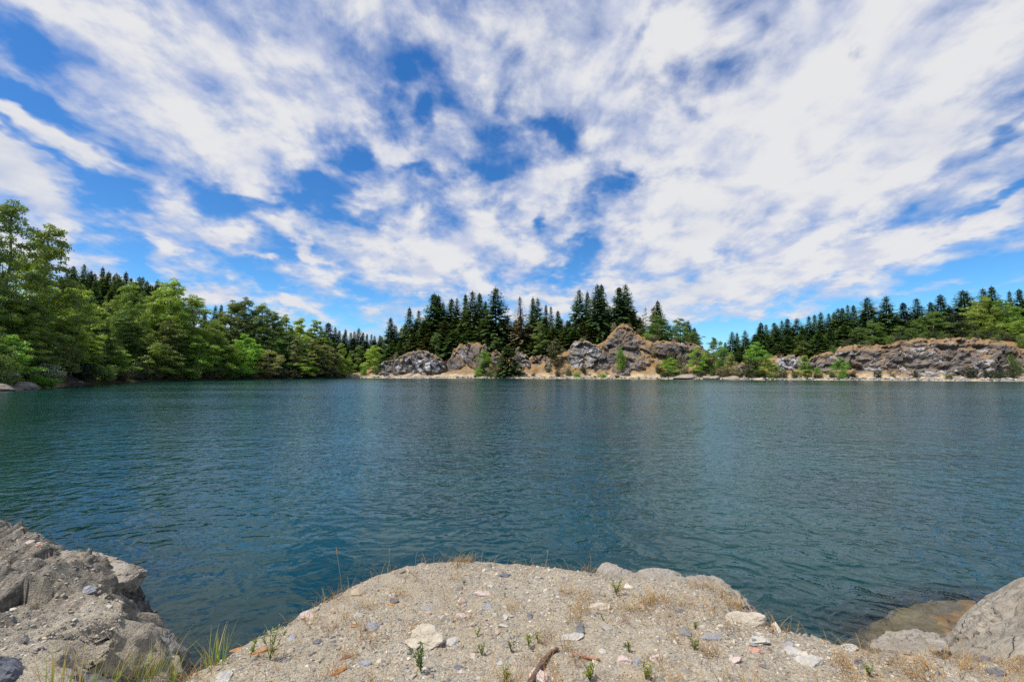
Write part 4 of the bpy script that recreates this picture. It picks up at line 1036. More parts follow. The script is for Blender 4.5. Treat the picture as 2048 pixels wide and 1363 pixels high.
def bank_z(x, y):
    i = np.clip(np.searchsorted(gx, x) - 1, 0, len(gx) - 2); j = np.clip(np.searchsorted(gy, y) - 1, 0, len(gy) - 2)
    H2 = Hh.reshape(len(gx), len(gy))
    fx = (x - gx[i]) / (gx[i + 1] - gx[i]); fy = (y - gy[j]) / (gy[j + 1] - gy[j])
    return (H2[i, j] * (1 - fx) + H2[i + 1, j] * fx) * (1 - fy) + (H2[i, j + 1] * (1 - fx) + H2[i + 1, j + 1] * fx) * fy

# ---- big rocks at the water
def near_rock_mat(name, a, b, stain, pale, scale=1.0, wet=0.65):
    t = NT(name)
    o = t.obj()
    n1 = t.noise(o, 2.2 * scale, 6, 0.62, 0.4)
    n2 = t.noise(o, 11 * scale, 6, 0.7)
    n3 = t.noise(o, 60 * scale, 4, 0.7)
    mp = t.n('Mapping'); mp.inputs['Scale'].default_value = (1.2, 1.0, 5.5); mp.inputs['Rotation'].default_value = (0.5, 0.35, 0.6); t.l(o, mp.inputs[0])
    st = t.noise(mp.outputs[0], 2.6 * scale, 6, 0.65, 0.6)
    c = t.mix(t.rng(n1, 0.35, 0.65), a, b)
    c = t.mix(t.rng(n2, 0.45, 0.72, 0, 0.65), c, tuple(x * 0.55 for x in a))
    c = t.mix(t.rng(st, 0.52, 0.66, 0, 0.6), c, stain)
    c = t.mix(t.rng(n3, 0.55, 0.75, 0, 0.55), c, pale)
    ck = t.vor(t.vmath('ADD', mp.outputs[0], t.vmath('SCALE', t.noise(o, 3, 3, color=True), s=0.5)), 1.1 * scale, 'DISTANCE_TO_EDGE')
    crack = t.math('MULTIPLY', t.rng(ck, 0.0, 0.035, 1.0, 0.0), t.rng(n1, 0.45, 0.6))
    c = t.mix(t.math('MULTIPLY', crack, 0.6), c, tuple(x * 0.25 for x in a))
    h = t.math('SUBTRACT', t.math('ADD', t.math('MULTIPLY', n2, 1.0), t.math('MULTIPLY', n3, 0.25)), t.math('MULTIPLY', crack, 0.5))
    h = t.math('ADD', h, t.math('MULTIPLY', st, 0.7))
    zp = t.n('SeparateXYZ'); t.l(t.pos(), zp.inputs[0])
    damp = t.rng(t.math('ADD', zp.outputs[2], t.math('MULTIPLY', t.math('SUBTRACT', n1, 0.5), 0.15)), 0.06, 0.15, 1.0, 0.0)   # the wet band at the waterline
    c = t.mix(t.math('MULTIPLY', damp, wet), c, (0.05, 0.043, 0.034))
    t.principled(c, t.rng(damp, 0, 1, 0.88, 0.4), t.bump(h, 1.0, 0.045), 0.25)
    return t.m
M['rock_tan'] = near_rock_mat('tan_grey_shore_rock', (0.30, 0.255, 0.195), (0.49, 0.43, 0.34), (0.2, 0.17, 0.13), (0.58, 0.53, 0.44))
M['rock_pale'] = near_rock_mat('pale_pinkish_rock', (0.34, 0.295, 0.235), (0.47, 0.42, 0.345), (0.23, 0.195, 0.155), (0.56, 0.51, 0.43))
M['rock_grey'] = near_rock_mat('dark_grey_rock', (0.17, 0.165, 0.16), (0.29, 0.275, 0.255), (0.21, 0.18, 0.15), (0.42, 0.4, 0.37), 1.4)
M['rock_blue'] = near_rock_mat('blue_grey_rock', (0.12, 0.13, 0.16), (0.22, 0.23, 0.26), (0.16, 0.16, 0.17), (0.34, 0.34, 0.36), 2.0)
M['rock_under'] = near_rock_mat('orange_brown_underwater_rock', (0.2, 0.12, 0.05), (0.36, 0.24, 0.11), (0.1, 0.075, 0.05), (0.42, 0.3, 0.16), 0.9, 0.15)

def hull_rock(name, pts, mat, seed, label, cat, sub=6, amp=0.03, scale=3.0, soften=1, strata=0.0, group=None):
    pts = np.array(pts, float)
    bm = bmesh.new()
    for p in pts: bm.verts.new(p)
    bmesh.ops.convex_hull(bm, input=bm.verts)
    bm.normal_update()
    tree = BVHTree.FromBMesh(bm)
    c = (pts.max(0) + pts.min(0)) / 2 * 0.5 + pts.mean(0) * 0.5
    ext = (pts.max(0) - pts.min(0)) / 2
    v, f = ico(sub)
    out = np.empty_like(v)
    cv = Vector(c)
    dirs = nrm(v * ext)
    for i, d in enumerate(dirs):
        h = tree.ray_cast(cv, Vector(d))
        out[i] = h[0] if h[0] else cv
    bm.free()
    for _ in range(soften):                      # round the arrises a little
        acc = np.zeros_like(out); n = np.zeros(len(out))
        for a, b in ((0, 1), (1, 2), (2, 0)):
            np.add.at(acc, f[:, a], out[f[:, b]]); np.add.at(n, f[:, a], 1)
        out = out * 0.5 + acc / n[:, None] * 0.5
    w = out + 0.15 * np.stack([fbm(out * scale * 0.8 + 9 * k, 3, seed + k) for k in range(3)], 1)
    f1, f2, cid = worley(w * min(scale, 4.5) * 0.8, seed)
    h1, h2, hc, ho = worley(w * min(scale, 3.2) * 1.7, seed + 8, True)
    ht = hc * 47.0
    d = fbm(out * scale, 5, seed) * amp + (cid - 0.5) * amp * 1.1 + fbm(out * scale * 6, 4, seed + 2) * amp * 0.4 - amp * 0.7 * (1 - sstep(0, 0.1, f2 - f1)) + amp * 0.7 * (ho[:, 0] * np.sin(ht) + ho[:, 1] * np.cos(ht) + ho[:, 2] * np.sin(ht * 1.7))
    if strata:
        ax = np.array([0.35, 0.45, 0.82]); s_ = out @ ax * 16 + fbm(out * 2, 3, seed + 5) * 2.0
        d += strata * (np.abs((s_ % 1) - 0.5) - 0.25)
    out = out + dirs * d[:, None]
    o = link(name, make_mesh(name, out - c, f, mat, False))
    o.location = c
    return tag(o, label, cat, group)

def P3(px, py, z): return at_z(px, py, z)
def PY(px, py, Y): return at_depth(px, py, Y)
def with_foot(pts, z, grow=1.0):
    pts = np.array(pts); c = pts.mean(0)
    ft = pts.copy(); ft[:, :2] = c[:2] + (ft[:, :2] - c[:2]) * grow; ft[:, 2] = z
    return np.concatenate([pts, ft])

# left: jutting slab, boulder under it, blue-grey rock
hull_rock('rock_slab', [P3(120, 1100, 1.36), P3(204, 1103, 1.34), P3(252, 1122, 1.27), P3(297, 1140, 1.17), P3(245, 1168, 1.2), P3(200, 1160, 1.24), P3(120, 1150, 1.3), P3(292, 1152, 1.1), P3(263, 1196, 0.98), P3(232, 1205, 1.0), P3(150, 1200, 1.05), P3(140, 1120, 0.9)],
          M['rock_tan'], 71, 'pale wedge of rock jutting from the left bank over the water', 'rock', 6, 0.028, 3.5)
hull_rock('boulder', [P3(130, 1246, 1.22), P3(272, 1240, 1.0), P3(305, 1250, 0.93), P3(342, 1268, 0.86), P3(373, 1300, 0.74), P3(366, 1330, 0.62), P3(345, 1352, 0.66), P3(300, 1285, 1.0), P3(345, 1312, 0.86), P3(220, 1282, 1.16), P3(120, 1310, 1.32), P3(90, 1270, 1.3), P3(200, 1380, 1.2), P3(90, 1385, 1.28), P3(300, 1380, 0.9),
                      [-2.6, 3.7, -0.6], [-3.4, 3.9, -0.6], [-3.2, 2.8, -0.2], [-2.3, 3.2, -0.5]],
          M['rock_grey'], 72, 'large dark grey boulder below the jutting wedge, its pale edge at the water', 'boulder', 6, 0.05, 2.6)
hull_rock('boulder', [P3(-30, 1318, 1.48), P3(30, 1312, 1.48), P3(55, 1330, 1.44), P3(62, 1363, 1.4), P3(40, 1400, 1.4), P3(-40, 1400, 1.4), P3(-40, 1340, 1.3), P3(20, 1345, 1.2), P3(20, 1340, 1.56)],
          M['rock_blue'], 73, 'blue-grey boulder in the bottom corner below the left bank', 'boulder', 5, 0.02, 5)
hull_rock('boulder', [P3(30, 1268, 1.42), P3(60, 1262, 1.42), P3(72, 1290, 1.38), P3(52, 1306, 1.36), P3(25, 1290, 1.38), P3(48, 1280, 1.5), P3(50, 1290, 1.2)],
          M['rock_grey'], 74, 'shaded grey boulder half sunk in the left bank above the blue-grey one', 'boulder', 5, 0.015, 6)
# ridge of pale rock along the middle mound
hull_rock('rock_ledge', with_foot([P3(1188, 1142, 1.36), P3(1206, 1119, 1.42), P3(1225, 1125, 1.4), P3(1262, 1141, 1.34), P3(1300, 1165, 1.3), P3(1235, 1162, 1.36)], 0.9),
          M['rock_pale'], 75, 'pointed pale rock ledge at the water edge of the gravel mound', 'rock', 5, 0.012, 7, 2, 0.012, 'pale ledges along the mound edge')
hull_rock('rock_ledge', with_foot([P3(1255, 1146, 1.33), P3(1285, 1132, 1.36), P3(1325, 1133, 1.35), P3(1365, 1142, 1.3), P3(1372, 1170, 1.3), P3(1300, 1172, 1.33)], 0.9),
          M['rock_pale'], 76, 'striped pale rock ledge next to the pointed one on the mound edge', 'rock', 5, 0.012, 7, 2, 0.02, 'pale ledges along the mound edge')
hull_rock('rock_ledge', with_foot([P3(1345, 1160, 1.32), P3(1375, 1148, 1.34), P3(1402, 1143, 1.34), P3(1436, 1150, 1.3), P3(1462, 1166, 1.24), P3(1495, 1194, 1.16), P3(1523, 1224, 1.06), P3(1500, 1236, 1.16), P3(1430, 1215, 1.27), P3(1350, 1185, 1.31)], 0.7, 1.0),
          M['rock_pale'], 77, 'longest pale rock ledge sloping down to the water on the mound edge', 'rock', 6, 0.022, 5, 2, 0.016, 'pale ledges along the mound edge')
# right: big boulder, little rim rock, drowned ledge
hull_rock('boulder', [P3(2048, 1150, 1.05), P3(2140, 1115, 1.15), P3(2000, 1177, 0.85), P3(1974, 1191, 0.7), P3(1948, 1212, 0.5), P3(1936, 1236, 0.42), P3(1898, 1262, 0.45), P3(1884, 1278, 0.5), P3(1890, 1304, 0.8), P3(1950, 1325, 1.1), P3(2010, 1345, 1.28), P3(2090, 1370, 1.4), P3(2250, 1390, 1.4), P3(2060, 1200, 1.2), P3(2000, 1255, 1.15), P3(2150, 1220, 1.45), P3(2330, 1200, 1.3),
                      P3(1960, 1240, 0.98), [3.3, 4.6, -0.6], [2.7, 3.9, -0.6], [5.2, 4.2, -0.6], [4.6, 2.6, -0.2], [3.0, 2.6, 0.4]],
          M['rock_tan'], 78, 'huge tan boulder sloping into the water at the right of the bank', 'boulder', 6, 0.045, 2.2, 2, 0.02)
hull_rock('rock_ledge', with_foot([P3(1735, 1286, 1.14), P3(1775, 1265, 1.08), P3(1822, 1259, 1.06), P3(1866, 1261, 1.02), P3(1884, 1276, 1.05), P3(1900, 1296, 1.2), P3(1840, 1300, 1.24), P3(1780, 1300, 1.22)], 0.6),
          M['rock_pale'], 79, 'low tan rock rim between the gravel and the drowned ledge', 'rock', 6, 0.02, 9, 1, 0.012)
hull_rock('submerged_rock', [P3(1712, 1262, -0.34), P3(1740, 1245, -0.14), P3(1800, 1222, -0.08), P3(1840, 1203, -0.06), P3(1880, 1197, -0.04), P3(1950, 1200, 0.02), P3(1990, 1230, 0.06), P3(1900, 1290, 0.02), P3(1800, 1290, -0.06), P3(1720, 1280, -0.3), [3.0, 5.5, -1.6], [5.2, 5.8, -1.6], [4.8, 4.2, -1.6], [2.9, 4.6, -1.6]],
          M['rock_under'], 80, 'orange-brown rock ledge showing under the clear water beside the huge boulder', 'rock', 6, 0.05, 2.4)

# ---- water
az = np.radians(np.concatenate([np.arange(-80, -52, 2.0), np.arange(-52, 52, 0.3), np.arange(52, 81, 2.0)]))
rd = np.concatenate([np.geomspace(1.6, 12, 150), np.geomspace(12.4, 380, 90)])
A_, R_ = np.meshgrid(az, rd, indexing='ij')
wx, wy = np.sin(A_) * R_, np.cos(A_) * R_
wq = np.stack([wx.ravel(), wy.ravel()], 1)
wd = 0.35 + 0.55 * np.maximum(-signed_dist(wq) - 0.9, 0)
ledge = np.array([P3(x, y, -0.05)[:2] for x, y in ((1712, 1270), (1735, 1247), (1800, 1222), (1838, 1202), (1880, 1195), (1960, 1196), (2050, 1260), (1900, 1320), (1740, 1300))])
keep = poly
poly = ledge
ls = signed_dist(wq) + 0.16 * fbm(np.column_stack([wq, 0 * wq[:, 0]]) * 2.5, 4, 55)
poly = keep
wd = np.where(ls > -0.45, np.minimum(wd, 0.03 + 2.2 * np.maximum(-ls - 0.05, 0) + 0.06 * sstep(0.5, 0, ls)), wd)

def water_material():
    t = NT('lake_water')
    p = t.obj()
    def height(v):
        big = t.noise(t.vmath('MULTIPLY', v, (0.85, 1.0, 1.0)), 1.75, 2, 0.5, 0.35)
        sm = t.noise(v, 5.2, 4, 0.55, 0.25)
        sw = t.noise(t.vmath('ADD', t.vmath('MULTIPLY', v, (0.6, 1.0, 1.0)), (40, 7, 0)), 0.85, 2, 0.5)
        big2 = t.math('SUBTRACT', 1.0, t.math('ABSOLUTE', t.math('MULTIPLY', t.math('SUBTRACT', big, 0.5), 2.2)))
        return t.math('ADD', t.math('ADD', t.math('MULTIPLY', big2, 0.046), t.math('MULTIPLY', sm, 0.021)), t.math('MULTIPLY', sw, 0.085))
    e = 0.02
    h0 = height(p)
    hx = height(t.vmath('ADD', p, (e, 0, 0)))
    hy = height(t.vmath('ADD', p, (0, e, 0)))
    # gusts: calmer and rougher streaks
    gust = t.rng(t.noise(t.vmath('MULTIPLY', p, (0.5, 1.6, 1)), 0.035, 3, 0.5), 0.3, 0.7, 0.62, 1.35)
    calm = t.math('MULTIPLY', gust, t.rng(t.attr('calm'), 0, 1, 1.15, 0.5))
    k = t.math('MULTIPLY', calm, -1.0 / e)
    sx = t.math('MULTIPLY', t.math('SUBTRACT', hx, h0), k)
    sy = t.math('MULTIPLY', t.math('SUBTRACT', hy, h0), k)
    cn = t.n('CombineXYZ'); t.l(sx, cn.inputs[0]); t.l(sy, cn.inputs[1]); cn.inputs[2].default_value = 1.0
    # a wave face turned away from the viewer is hidden by the one before it: show the face that hides it
    inc = t.n('NewGeometry').outputs['Incoming']
    ih = t.vmath('MULTIPLY', inc, (1, 1, 0))
    c_ = t.math('MINIMUM', t.math('SUBTRACT', t.vmath('DOT_PRODUCT', cn.outputs[0], inc), 0.01), 0.0)
    fold = t.math('DIVIDE', t.math('MULTIPLY', c_, -2.0), t.math('MAXIMUM', t.vmath('DOT_PRODUCT', ih, ih), 0.05))
    zi = t.n('SeparateXYZ'); t.l(inc, zi.inputs[0])
    fold = t.math('MULTIPLY', fold, t.math('GREATER_THAN', zi.outputs[2], 0.0))
    nn = t.vmath('NORMALIZE', t.vmath('ADD', cn.outputs[0], t.vmath('SCALE', ih, s=fold)))
    # a mirrored ray that would dive into the lake meets the next wave and leaves upwards
    r0 = t.vmath('SUBTRACT', t.vmath('SCALE', nn, s=t.math('MULTIPLY', t.vmath('DOT_PRODUCT', nn, inc), 2.0)), inc)
    rs = t.n('SeparateXYZ'); t.l(r0, rs.inputs[0])
    rc = t.n('CombineXYZ'); t.l(rs.outputs[0], rc.inputs[0]); t.l(rs.outputs[1], rc.inputs[1]); t.l(t.math('ADD', t.math('ABSOLUTE', rs.outputs[2]), 0.01), rc.inputs[2])
    n_up = t.vmath('NORMALIZE', t.vmath('ADD', inc, t.vmath('NORMALIZE', rc.outputs[0])))
    mixn = t.n('Mix', data_type='VECTOR'); t.l(t.math('GREATER_THAN', zi.outputs[2], 0.0), mixn.inputs[0])
    va = [next(q for q in mixn.inputs if q.identifier == w) for w in ('A_Vector', 'B_Vector')]; t.l(nn, va[0]); t.l(n_up, va[1])
    nn = next(q for q in mixn.outputs if q.identifier == 'Result_Vector')
    fr = t.n('Fresnel'); fr.inputs['IOR'].default_value = 1.33; t.l(nn, fr.inputs['Normal'])
    gl = t.n('BsdfGlossy'); t.l(t.rng(t.attr('chop'), 0, 1, 0.045, 0.1), gl.inputs['Roughness']); t.l(nn, gl.inputs['Normal'])
    gl.inputs['Color'].default_value = (0.86, 0.97, 1.0, 1)
    df = t.n('BsdfDiffuse')
    t.l(t.mix(t.rng(t.noise(p, 0.3, 3), 0.3, 0.7), (0.0005, 0.026, 0.029), (0.001, 0.039, 0.039)), df.inputs[0])
    tr = t.n('BsdfTransparent'); tr.inputs[0].default_value = (0.84, 0.88, 0.78, 1)
    dm = t.n('MixShader')
    deep = t.math('SUBTRACT', 1.0, t.math('POWER', 2.718, t.math('MULTIPLY', t.attr('depth'), -1.5)))
    t.l(deep, dm.inputs[0]); t.l(tr.outputs[0], dm.inputs[1]); t.l(df.outputs[0], dm.inputs[2])
    m = t.n('MixShader'); t.l(fr.outputs[0], m.inputs[0]); t.l(dm.outputs[0], m.inputs[1]); t.l(gl.outputs[0], m.inputs[2])
    t.l(m.outputs[0], t.out.inputs[0])
    return t.m
M['water'] = water_material()
lee = (1 - sstep(2.5, 6.5, np.hypot(wx.ravel() + 2.0, wy.ravel() - 4.6))) 
water = link('water', make_mesh('water', np.stack([wx.ravel(), wy.ravel(), 0 * wx.ravel()], 1), grid_faces(len(az), len(rd)), M['water'], True, {'depth': wd, 'calm': np.clip(lee, 0, 1), 'chop': sstep(20, 150, np.hypot(wx.ravel(), wy.ravel()))}))
tag(water, kind='structure')

# ---- gravel: thousands of pebbles nobody would count
def scatter(n, x0, x1, y0, y1, dens=None, margin=-0.02, seed=1, thin_left=False):
    r = np.random.default_rng(seed)
    p = np.stack([r.uniform(x0, x1, n), r.uniform(y0, y1, n)], 1)
    a = p[:, 0] / p[:, 1]
    k = (np.abs(a) < 1.22) & (signed_dist(p) > margin)
    if thin_left: k &= (p[:, 0] > -2.9) | (r.random(n) < 0.75)
    if dens is not None:
        k &= r.random(n) < dens(p)
    return p[k], r

STONE_COL = np.array([(0.46, 0.43, 0.385), (0.6, 0.56, 0.5), (0.3, 0.3, 0.305), (0.2, 0.205, 0.22), (0.42, 0.345, 0.27), (0.5, 0.4, 0.34), (0.12, 0.12, 0.13), (0.55, 0.47, 0.36)])
def pebbles(n, rad, seed, dens, sub=0, margin=-0.02):
    p, r = scatter(n, -6.2, 4.3, 1.9, 5.2, dens, margin, seed, True)
    n = len(p)
    v, f = ico(sub) if sub else ico(1)
    nv = len(v)
    base = v[None] * r.uniform(0.5, 1.3, (n, nv, 1))
    sc = rad * np.exp(r.normal(0, 0.42, n))[:, None, None] * r.uniform(0.55, 1.3, (n, 1, 3)) * [1.1, 1.1, 0.7]
    base = base * sc
    th = r.uniform(0, 6.28, n); c, s = np.cos(th)[:, None], np.sin(th)[:, None]
    tl = r.normal(0, 0.35, n)[:, None]
    x, y, z = base[..., 0], base[..., 1], base[..., 2]
    y, z = y * np.cos(tl) - z * np.sin(tl), y * np.sin(tl) + z * np.cos(tl)
    x, y = x * c - y * s, x * s + y * c
    gz = bank_z(p[:, 0], p[:, 1])
    out = np.stack([x + p[:, :1], y + p[:, 1:], z + gz[:, None]], -1).reshape(-1, 3)
    ff = (f[None] + (np.arange(n) * nv)[:, None, None]).reshape(-1, 3)
    ci = r.choice(len(STONE_COL), n, p=[0.32, 0.17, 0.15, 0.06, 0.18, 0.06, 0.01, 0.05])
    col = STONE_COL[ci] * r.uniform(0.6, 1.1, (n, 1)) * [1.0, 0.965, 0.89]
    return out, ff, np.repeat(col, nv, 0)
def patchy(sc, lo, hi, seed, floor=0.12):
    return lambda p: floor + (1 - floor) * sstep(lo, hi, fbm(np.stack([p[:, 0], p[:, 1], 0 * p[:, 0]], 1) * sc, 4, seed))
vs, fs, cs, off = [], [], [], 0
for a in ((120000, 0.0042, 91, patchy(1.8, -0.3, 0.2, 70, 0.35)), (30000, 0.0068, 92, patchy(1.5, -0.2, 0.3, 71, 0.2)), (3600, 0.012, 93, patchy(1.1, -0.2, 0.3, 72, 0.15)), (280, 0.02, 94, patchy(0.9, -0.1, 0.3, 73, 0.12))):
    o_, f_, c_ = pebbles(*a)
    vs.append(o_); fs.append(f_ + off); cs.append(c_); off += len(o_)
t = NT('gravel_pebble_rock')
n_ = t.noise(t.obj(), 130, 3, 0.6)
t.principled(t.mix(1.0, t.attr('col', 'Color'), t.mix(n_, (0.75, 0.75, 0.75), (1.2, 1.19, 1.16)), 'MULTIPLY'), 0.85, t.bump(n_, 0.5, 0.004), 0.2)
M['pebble'] = t.m
go = link('gravel', make_mesh('gravel', np.concatenate(vs), np.concatenate(fs), M['pebble'], False, None, {'col': np.concatenate(cs)}))
tag(go, 'mixed grey and tan gravel strewn over the bank', None, None, 'stuff')

# ---- single stones one can tell apart
def stone_mat(name, a, b, sp):
    t = NT(name)
    o = t.obj()
    n1 = t.noise(o, 14, 5, 0.65, 0.3); n2 = t.noise(o, 70, 4, 0.65)
    c = t.mix(t.rng(n1, 0.35, 0.65), a, b)
    c = t.mix(t.rng(n2, 0.55, 0.7, 0, 0.6), c, sp)
    t.principled(c, 0.8, t.bump(t.math('ADD', n1, t.math('MULTIPLY', n2, 0.4)), 0.7, 0.012), 0.25)
    return t.m
SM = {
    'cream': stone_mat('cream_stone', (0.42, 0.355, 0.26), (0.58, 0.51, 0.4), (0.36, 0.28, 0.19)),
    'white': stone_mat('white_stone', (0.41, 0.38, 0.33), (0.55, 0.52, 0.46), (0.36, 0.31, 0.26)),
    'pink': stone_mat('pinkish_stone', (0.5, 0.39, 0.33), (0.62, 0.52, 0.46), (0.4, 0.25, 0.18)),
    'grey': stone_mat('grey_stone', (0.25, 0.25, 0.255), (0.37, 0.37, 0.375), (0.45, 0.44, 0.42)),
    'dark': stone_mat('dark_slate_stone', (0.12, 0.12, 0.13), (0.2, 0.2, 0.21), (0.3, 0.29, 0.28)),
    'red': stone_mat('reddish_stone', (0.42, 0.2, 0.13), (0.6, 0.42, 0.34), (0.3, 0.13, 0.08)),
}
def stone(px, py, w, h, kind, label, seed, hz=0.55, rot=None):
    p = hit(px, py + h * 0.15)
    dist = float(np.linalg.norm(p - [0, 0, CAM_H])); mpp = dist / FPX
    a = w * mpp / 2
    fwd = max(0.5 * a, h * mpp / 2 * 1.45)
    v, f = rock_shape(5, (a * 1.12, fwd, min(a, fwd) * hz * 1.2), seed, 12, 0.7, 0.17, 2.2)
    o = link('stone', make_mesh('stone', v, f, SM[kind], False))
    o.location = (p[0], p[1], p[2] + min(a, fwd) * hz * 0.12)
    o.rotation_euler = (0.1, random.uniform(-.15, .15), random.uniform(-.25, .25) if rot is None else rot)
    return tag(o, label, 'stone', 'stones lying on the gravel mound' if px > 350 else 'stones stuck in the left bank')
STONES = [
    (862, 1272, 62, 46, 'cream', 'biggest cream stone on the gravel, broken and flat-topped'), (828, 1284, 30, 26, 'cream', 'smaller cream stone touching the biggest one'), (905, 1282, 24, 16, 'white', 'white stone lying just past the biggest cream one'),
    (1142, 1273, 40, 15, 'white', 'pinkish white oblong stone at the foot of the dark slate'), (1160, 1256, 15, 28, 'dark', 'upright dark slate stone above the pinkish white oblong'), (1200, 1213, 44, 14, 'cream', 'long yellowish cream stone below the ledges'),
    (1492, 1239, 78, 20, 'cream', 'broad flat pale slab stone near the longest ledge'), (1514, 1279, 32, 16, 'white', 'white angular stone in the dry grass near the pale slab'), (1510, 1300, 22, 12, 'red', 'red-sided stone below the white angular one'), (1422, 1274, 32, 12, 'grey', 'pale grey flat stone in a dry grass patch'),
    (1010, 1150, 28, 10, 'dark', 'dark slate stone high on the mound casting a shadow'), (981, 1171, 12, 11, 'white', 'little white stone just below the high dark slate'), (966, 1186, 30, 9, 'pink', 'flat pinkish stone on the upper mound'), (448, 1352, 22, 24, 'white', 'pale upright stone at the bottom near the grass'),
    (742, 1250, 26, 20, 'grey', 'mottled grey stone beside bark chips'), (713, 1229, 22, 13, 'white', 'white and grey stone above the mottled one'), (616, 1230, 26, 18, 'pink', 'pale pinkish stone near the mound edge'), (586, 1272, 12, 16, 'grey', 'narrow grey stone standing above the taller weed'), (726, 1326, 26, 14, 'grey', 'rounded blue-grey stone at the lower mound'),
    (788, 1201, 18, 12, 'dark', 'blue-grey stone under a white pointed one'), (785, 1190, 16, 10, 'white', 'white pointed stone above a blue-grey one'), (852, 1215, 22, 7, 'grey', 'flat bluish stone on the upper mound'), (975, 1212, 24, 9, 'grey', 'flat greenish grey stone in dry straw'), (1059, 1230, 13, 10, 'dark', 'small dark round stone in the middle of the mound'),
    (1011, 1231, 10, 11, 'white', 'small white chip of stone in the straw'), (920, 1230, 20, 10, 'pink', 'pink slanted stone left of the straw patch'), (636, 1283, 15, 9, 'dark', 'dark flat stone casting a shadow right of the taller weed'), (1078, 1348, 34, 34, 'pink', 'pale pinkish slab stone under the dark stick'), (1251, 1320, 24, 17, 'pink', 'pinkish stone right of the reddish stick'),
    (1312, 1314, 26, 9, 'pink', 'flat pinkish stone above the lower weeds'), (1276, 1323, 18, 11, 'grey', 'bluish grey flat stone next to the pinkish one'), (1622, 1320, 44, 20, 'white', 'pale flat stone on the right slope of the mound'), (1582, 1300, 24, 18, 'white', 'white blocky stone in dry grass on the right slope'), (1578, 1288, 14, 10, 'grey', 'grey stone on top of the right slope'),
    (1239, 1237, 13, 10, 'white', 'round white stone right of the yellowish cream one'), (1256, 1167, 8, 9, 'white', 'small white pointed stone by the weed below the ledges'), (917, 1333, 14, 9, 'dark', 'dark rounded stone at the bottom of the mound'), (924, 1343, 11, 9, 'pink', 'orange-pink pebble-like stone below the dark rounded one'), (947, 1311, 14, 10, 'cream', 'cream triangular stone beside a weed'), (999, 1326, 12, 9, 'white', 'round pinkish white stone near the small weeds'),
    (1470, 1318, 26, 13, 'pink', 'rosy stone in dry grass on the lower right'), (1720, 1325, 18, 9, 'dark', 'dark slate chip on the right slope'), (1788, 1302, 14, 8, 'dark', 'dark stone near the tan rock rim'), (1960, 1312, 26, 10, 'dark', 'dark flat stone along the boulder foot'), (1700, 1296, 24, 12, 'white', 'whitish stone at the crest of the right slope'),
    (1990, 1345, 24, 12, 'dark', 'dark slate stone at the lower right corner'), (60, 1082, 9, 7, 'pink', 'orange-tinted stone on top of the left bank'), (77, 1090, 9, 7, 'red', 'orange stone beside another on the left bank'),
    (172, 1180, 22, 12, 'grey', 'grey slanted stone under the jutting wedge'), (1360, 1222, 20, 9, 'dark', 'dark flat stone in the gravel below the longest ledge'), (1205, 1300, 12, 9, 'white', 'small white stone right of the upright dark slate'), (1190, 1322, 14, 9, 'pink', 'small reddish pointed stone below the reddish stick'),
]
for i, (px, py, w, h, k, lb) in enumerate(STONES):
    stone(px, py, w, h, k, lb, 500 + i * 3, 0.5, None if w < h * 1.6 else random.uniform(-.2, .2))

# ---- sticks and bark chips
def wood_mat(name, a, b):
    t = NT(name)
    mp = t.n('Mapping'); mp.inputs['Scale'].default_value = (30, 30, 30); t.l(t.obj(), mp.inputs[0])
    n = t.noise(mp.outputs[0], 2.0, 5, 0.65)
    t.principled(t.mix(t.rng(n, 0.3, 0.7), a, b), 0.8, t.bump(n, 0.8, 0.006))
    return t.m
M['stick_dark'] = wood_mat('dark_reddish_stick_bark', (0.075, 0.04, 0.03), (0.22, 0.14, 0.11))
M['stick_red'] = wood_mat('reddish_stick_bark', (0.26, 0.115, 0.065), (0.42, 0.22, 0.14))
M['chip'] = wood_mat('orange_bark_chip', (0.36, 0.15, 0.05), (0.58, 0.29, 0.12))
M['chip_brown'] = wood_mat('brown_bark_chip', (0.18, 0.085, 0.05), (0.36, 0.2, 0.13))
def stick(pix, rad, mat, label, lift=1.0):
    pts = np.array([hit(*p) + [0, 0, r_ * lift] for p, r_ in zip(pix, rad)])
    tt = np.linspace(0, len(pts) - 1, 24)
    c = np.stack([np.interp(tt, np.arange(len(pts)), pts[:, k]) for k in range(3)], 1)
    for _ in range(2): c[1:-1] = (c[:-2] + c[1:-1] * 2 + c[2:]) / 4
    rr_ = np.interp(tt, np.arange(len(rad)), rad) * (1 + 0.12 * np.sin(tt * 7) + 0.08 * np.random.default_rng(3).normal(size=24))
    rr_[0] *= 0.4; rr_[-1] *= 0.4
    v, f = tube(c, rr_, 10)
    v += 0.0016 * fbm(v * 60, 3, 4)[:, None]
    o = link('stick', make_mesh('stick', v - pts.mean(0), f, M[mat], True))
    o.location = pts.mean(0)
    return tag(o, label, 'stick', 'sticks on the gravel mound')
stick([(1056, 1378), (1072, 1350), (1090, 1322), (1102, 1306), (1117, 1300)], [0.016, 0.015, 0.012, 0.011, 0.010], 'stick_dark', 'dark bent stick lying over a pale slab at the bottom of the mound')
stick([(1144, 1310), (1170, 1316), (1200, 1322)], [0.008, 0.0085, 0.008], 'stick_red', 'short straight reddish stick beside the dark bent one')
def chip(px, py, w, ang, mat, label, seed):
    p = hit(px, py); mpp = np.linalg.norm(p - [0, 0, CAM_H]) / FPX
    v, f = rock_shape(3, (w * mpp / 2, w * mpp / 6, w * mpp / 12), seed, 6, 0.7, 0.1)
    o = link('bark_chip', make_mesh('bark_chip', v, f, M[mat], False))
    o.location = p + [0, 0, w * mpp / 20]; o.rotation_euler = (0.1, 0, R(ang))
    return tag(o, label, 'bark chip', 'bark chips on the gravel mound')
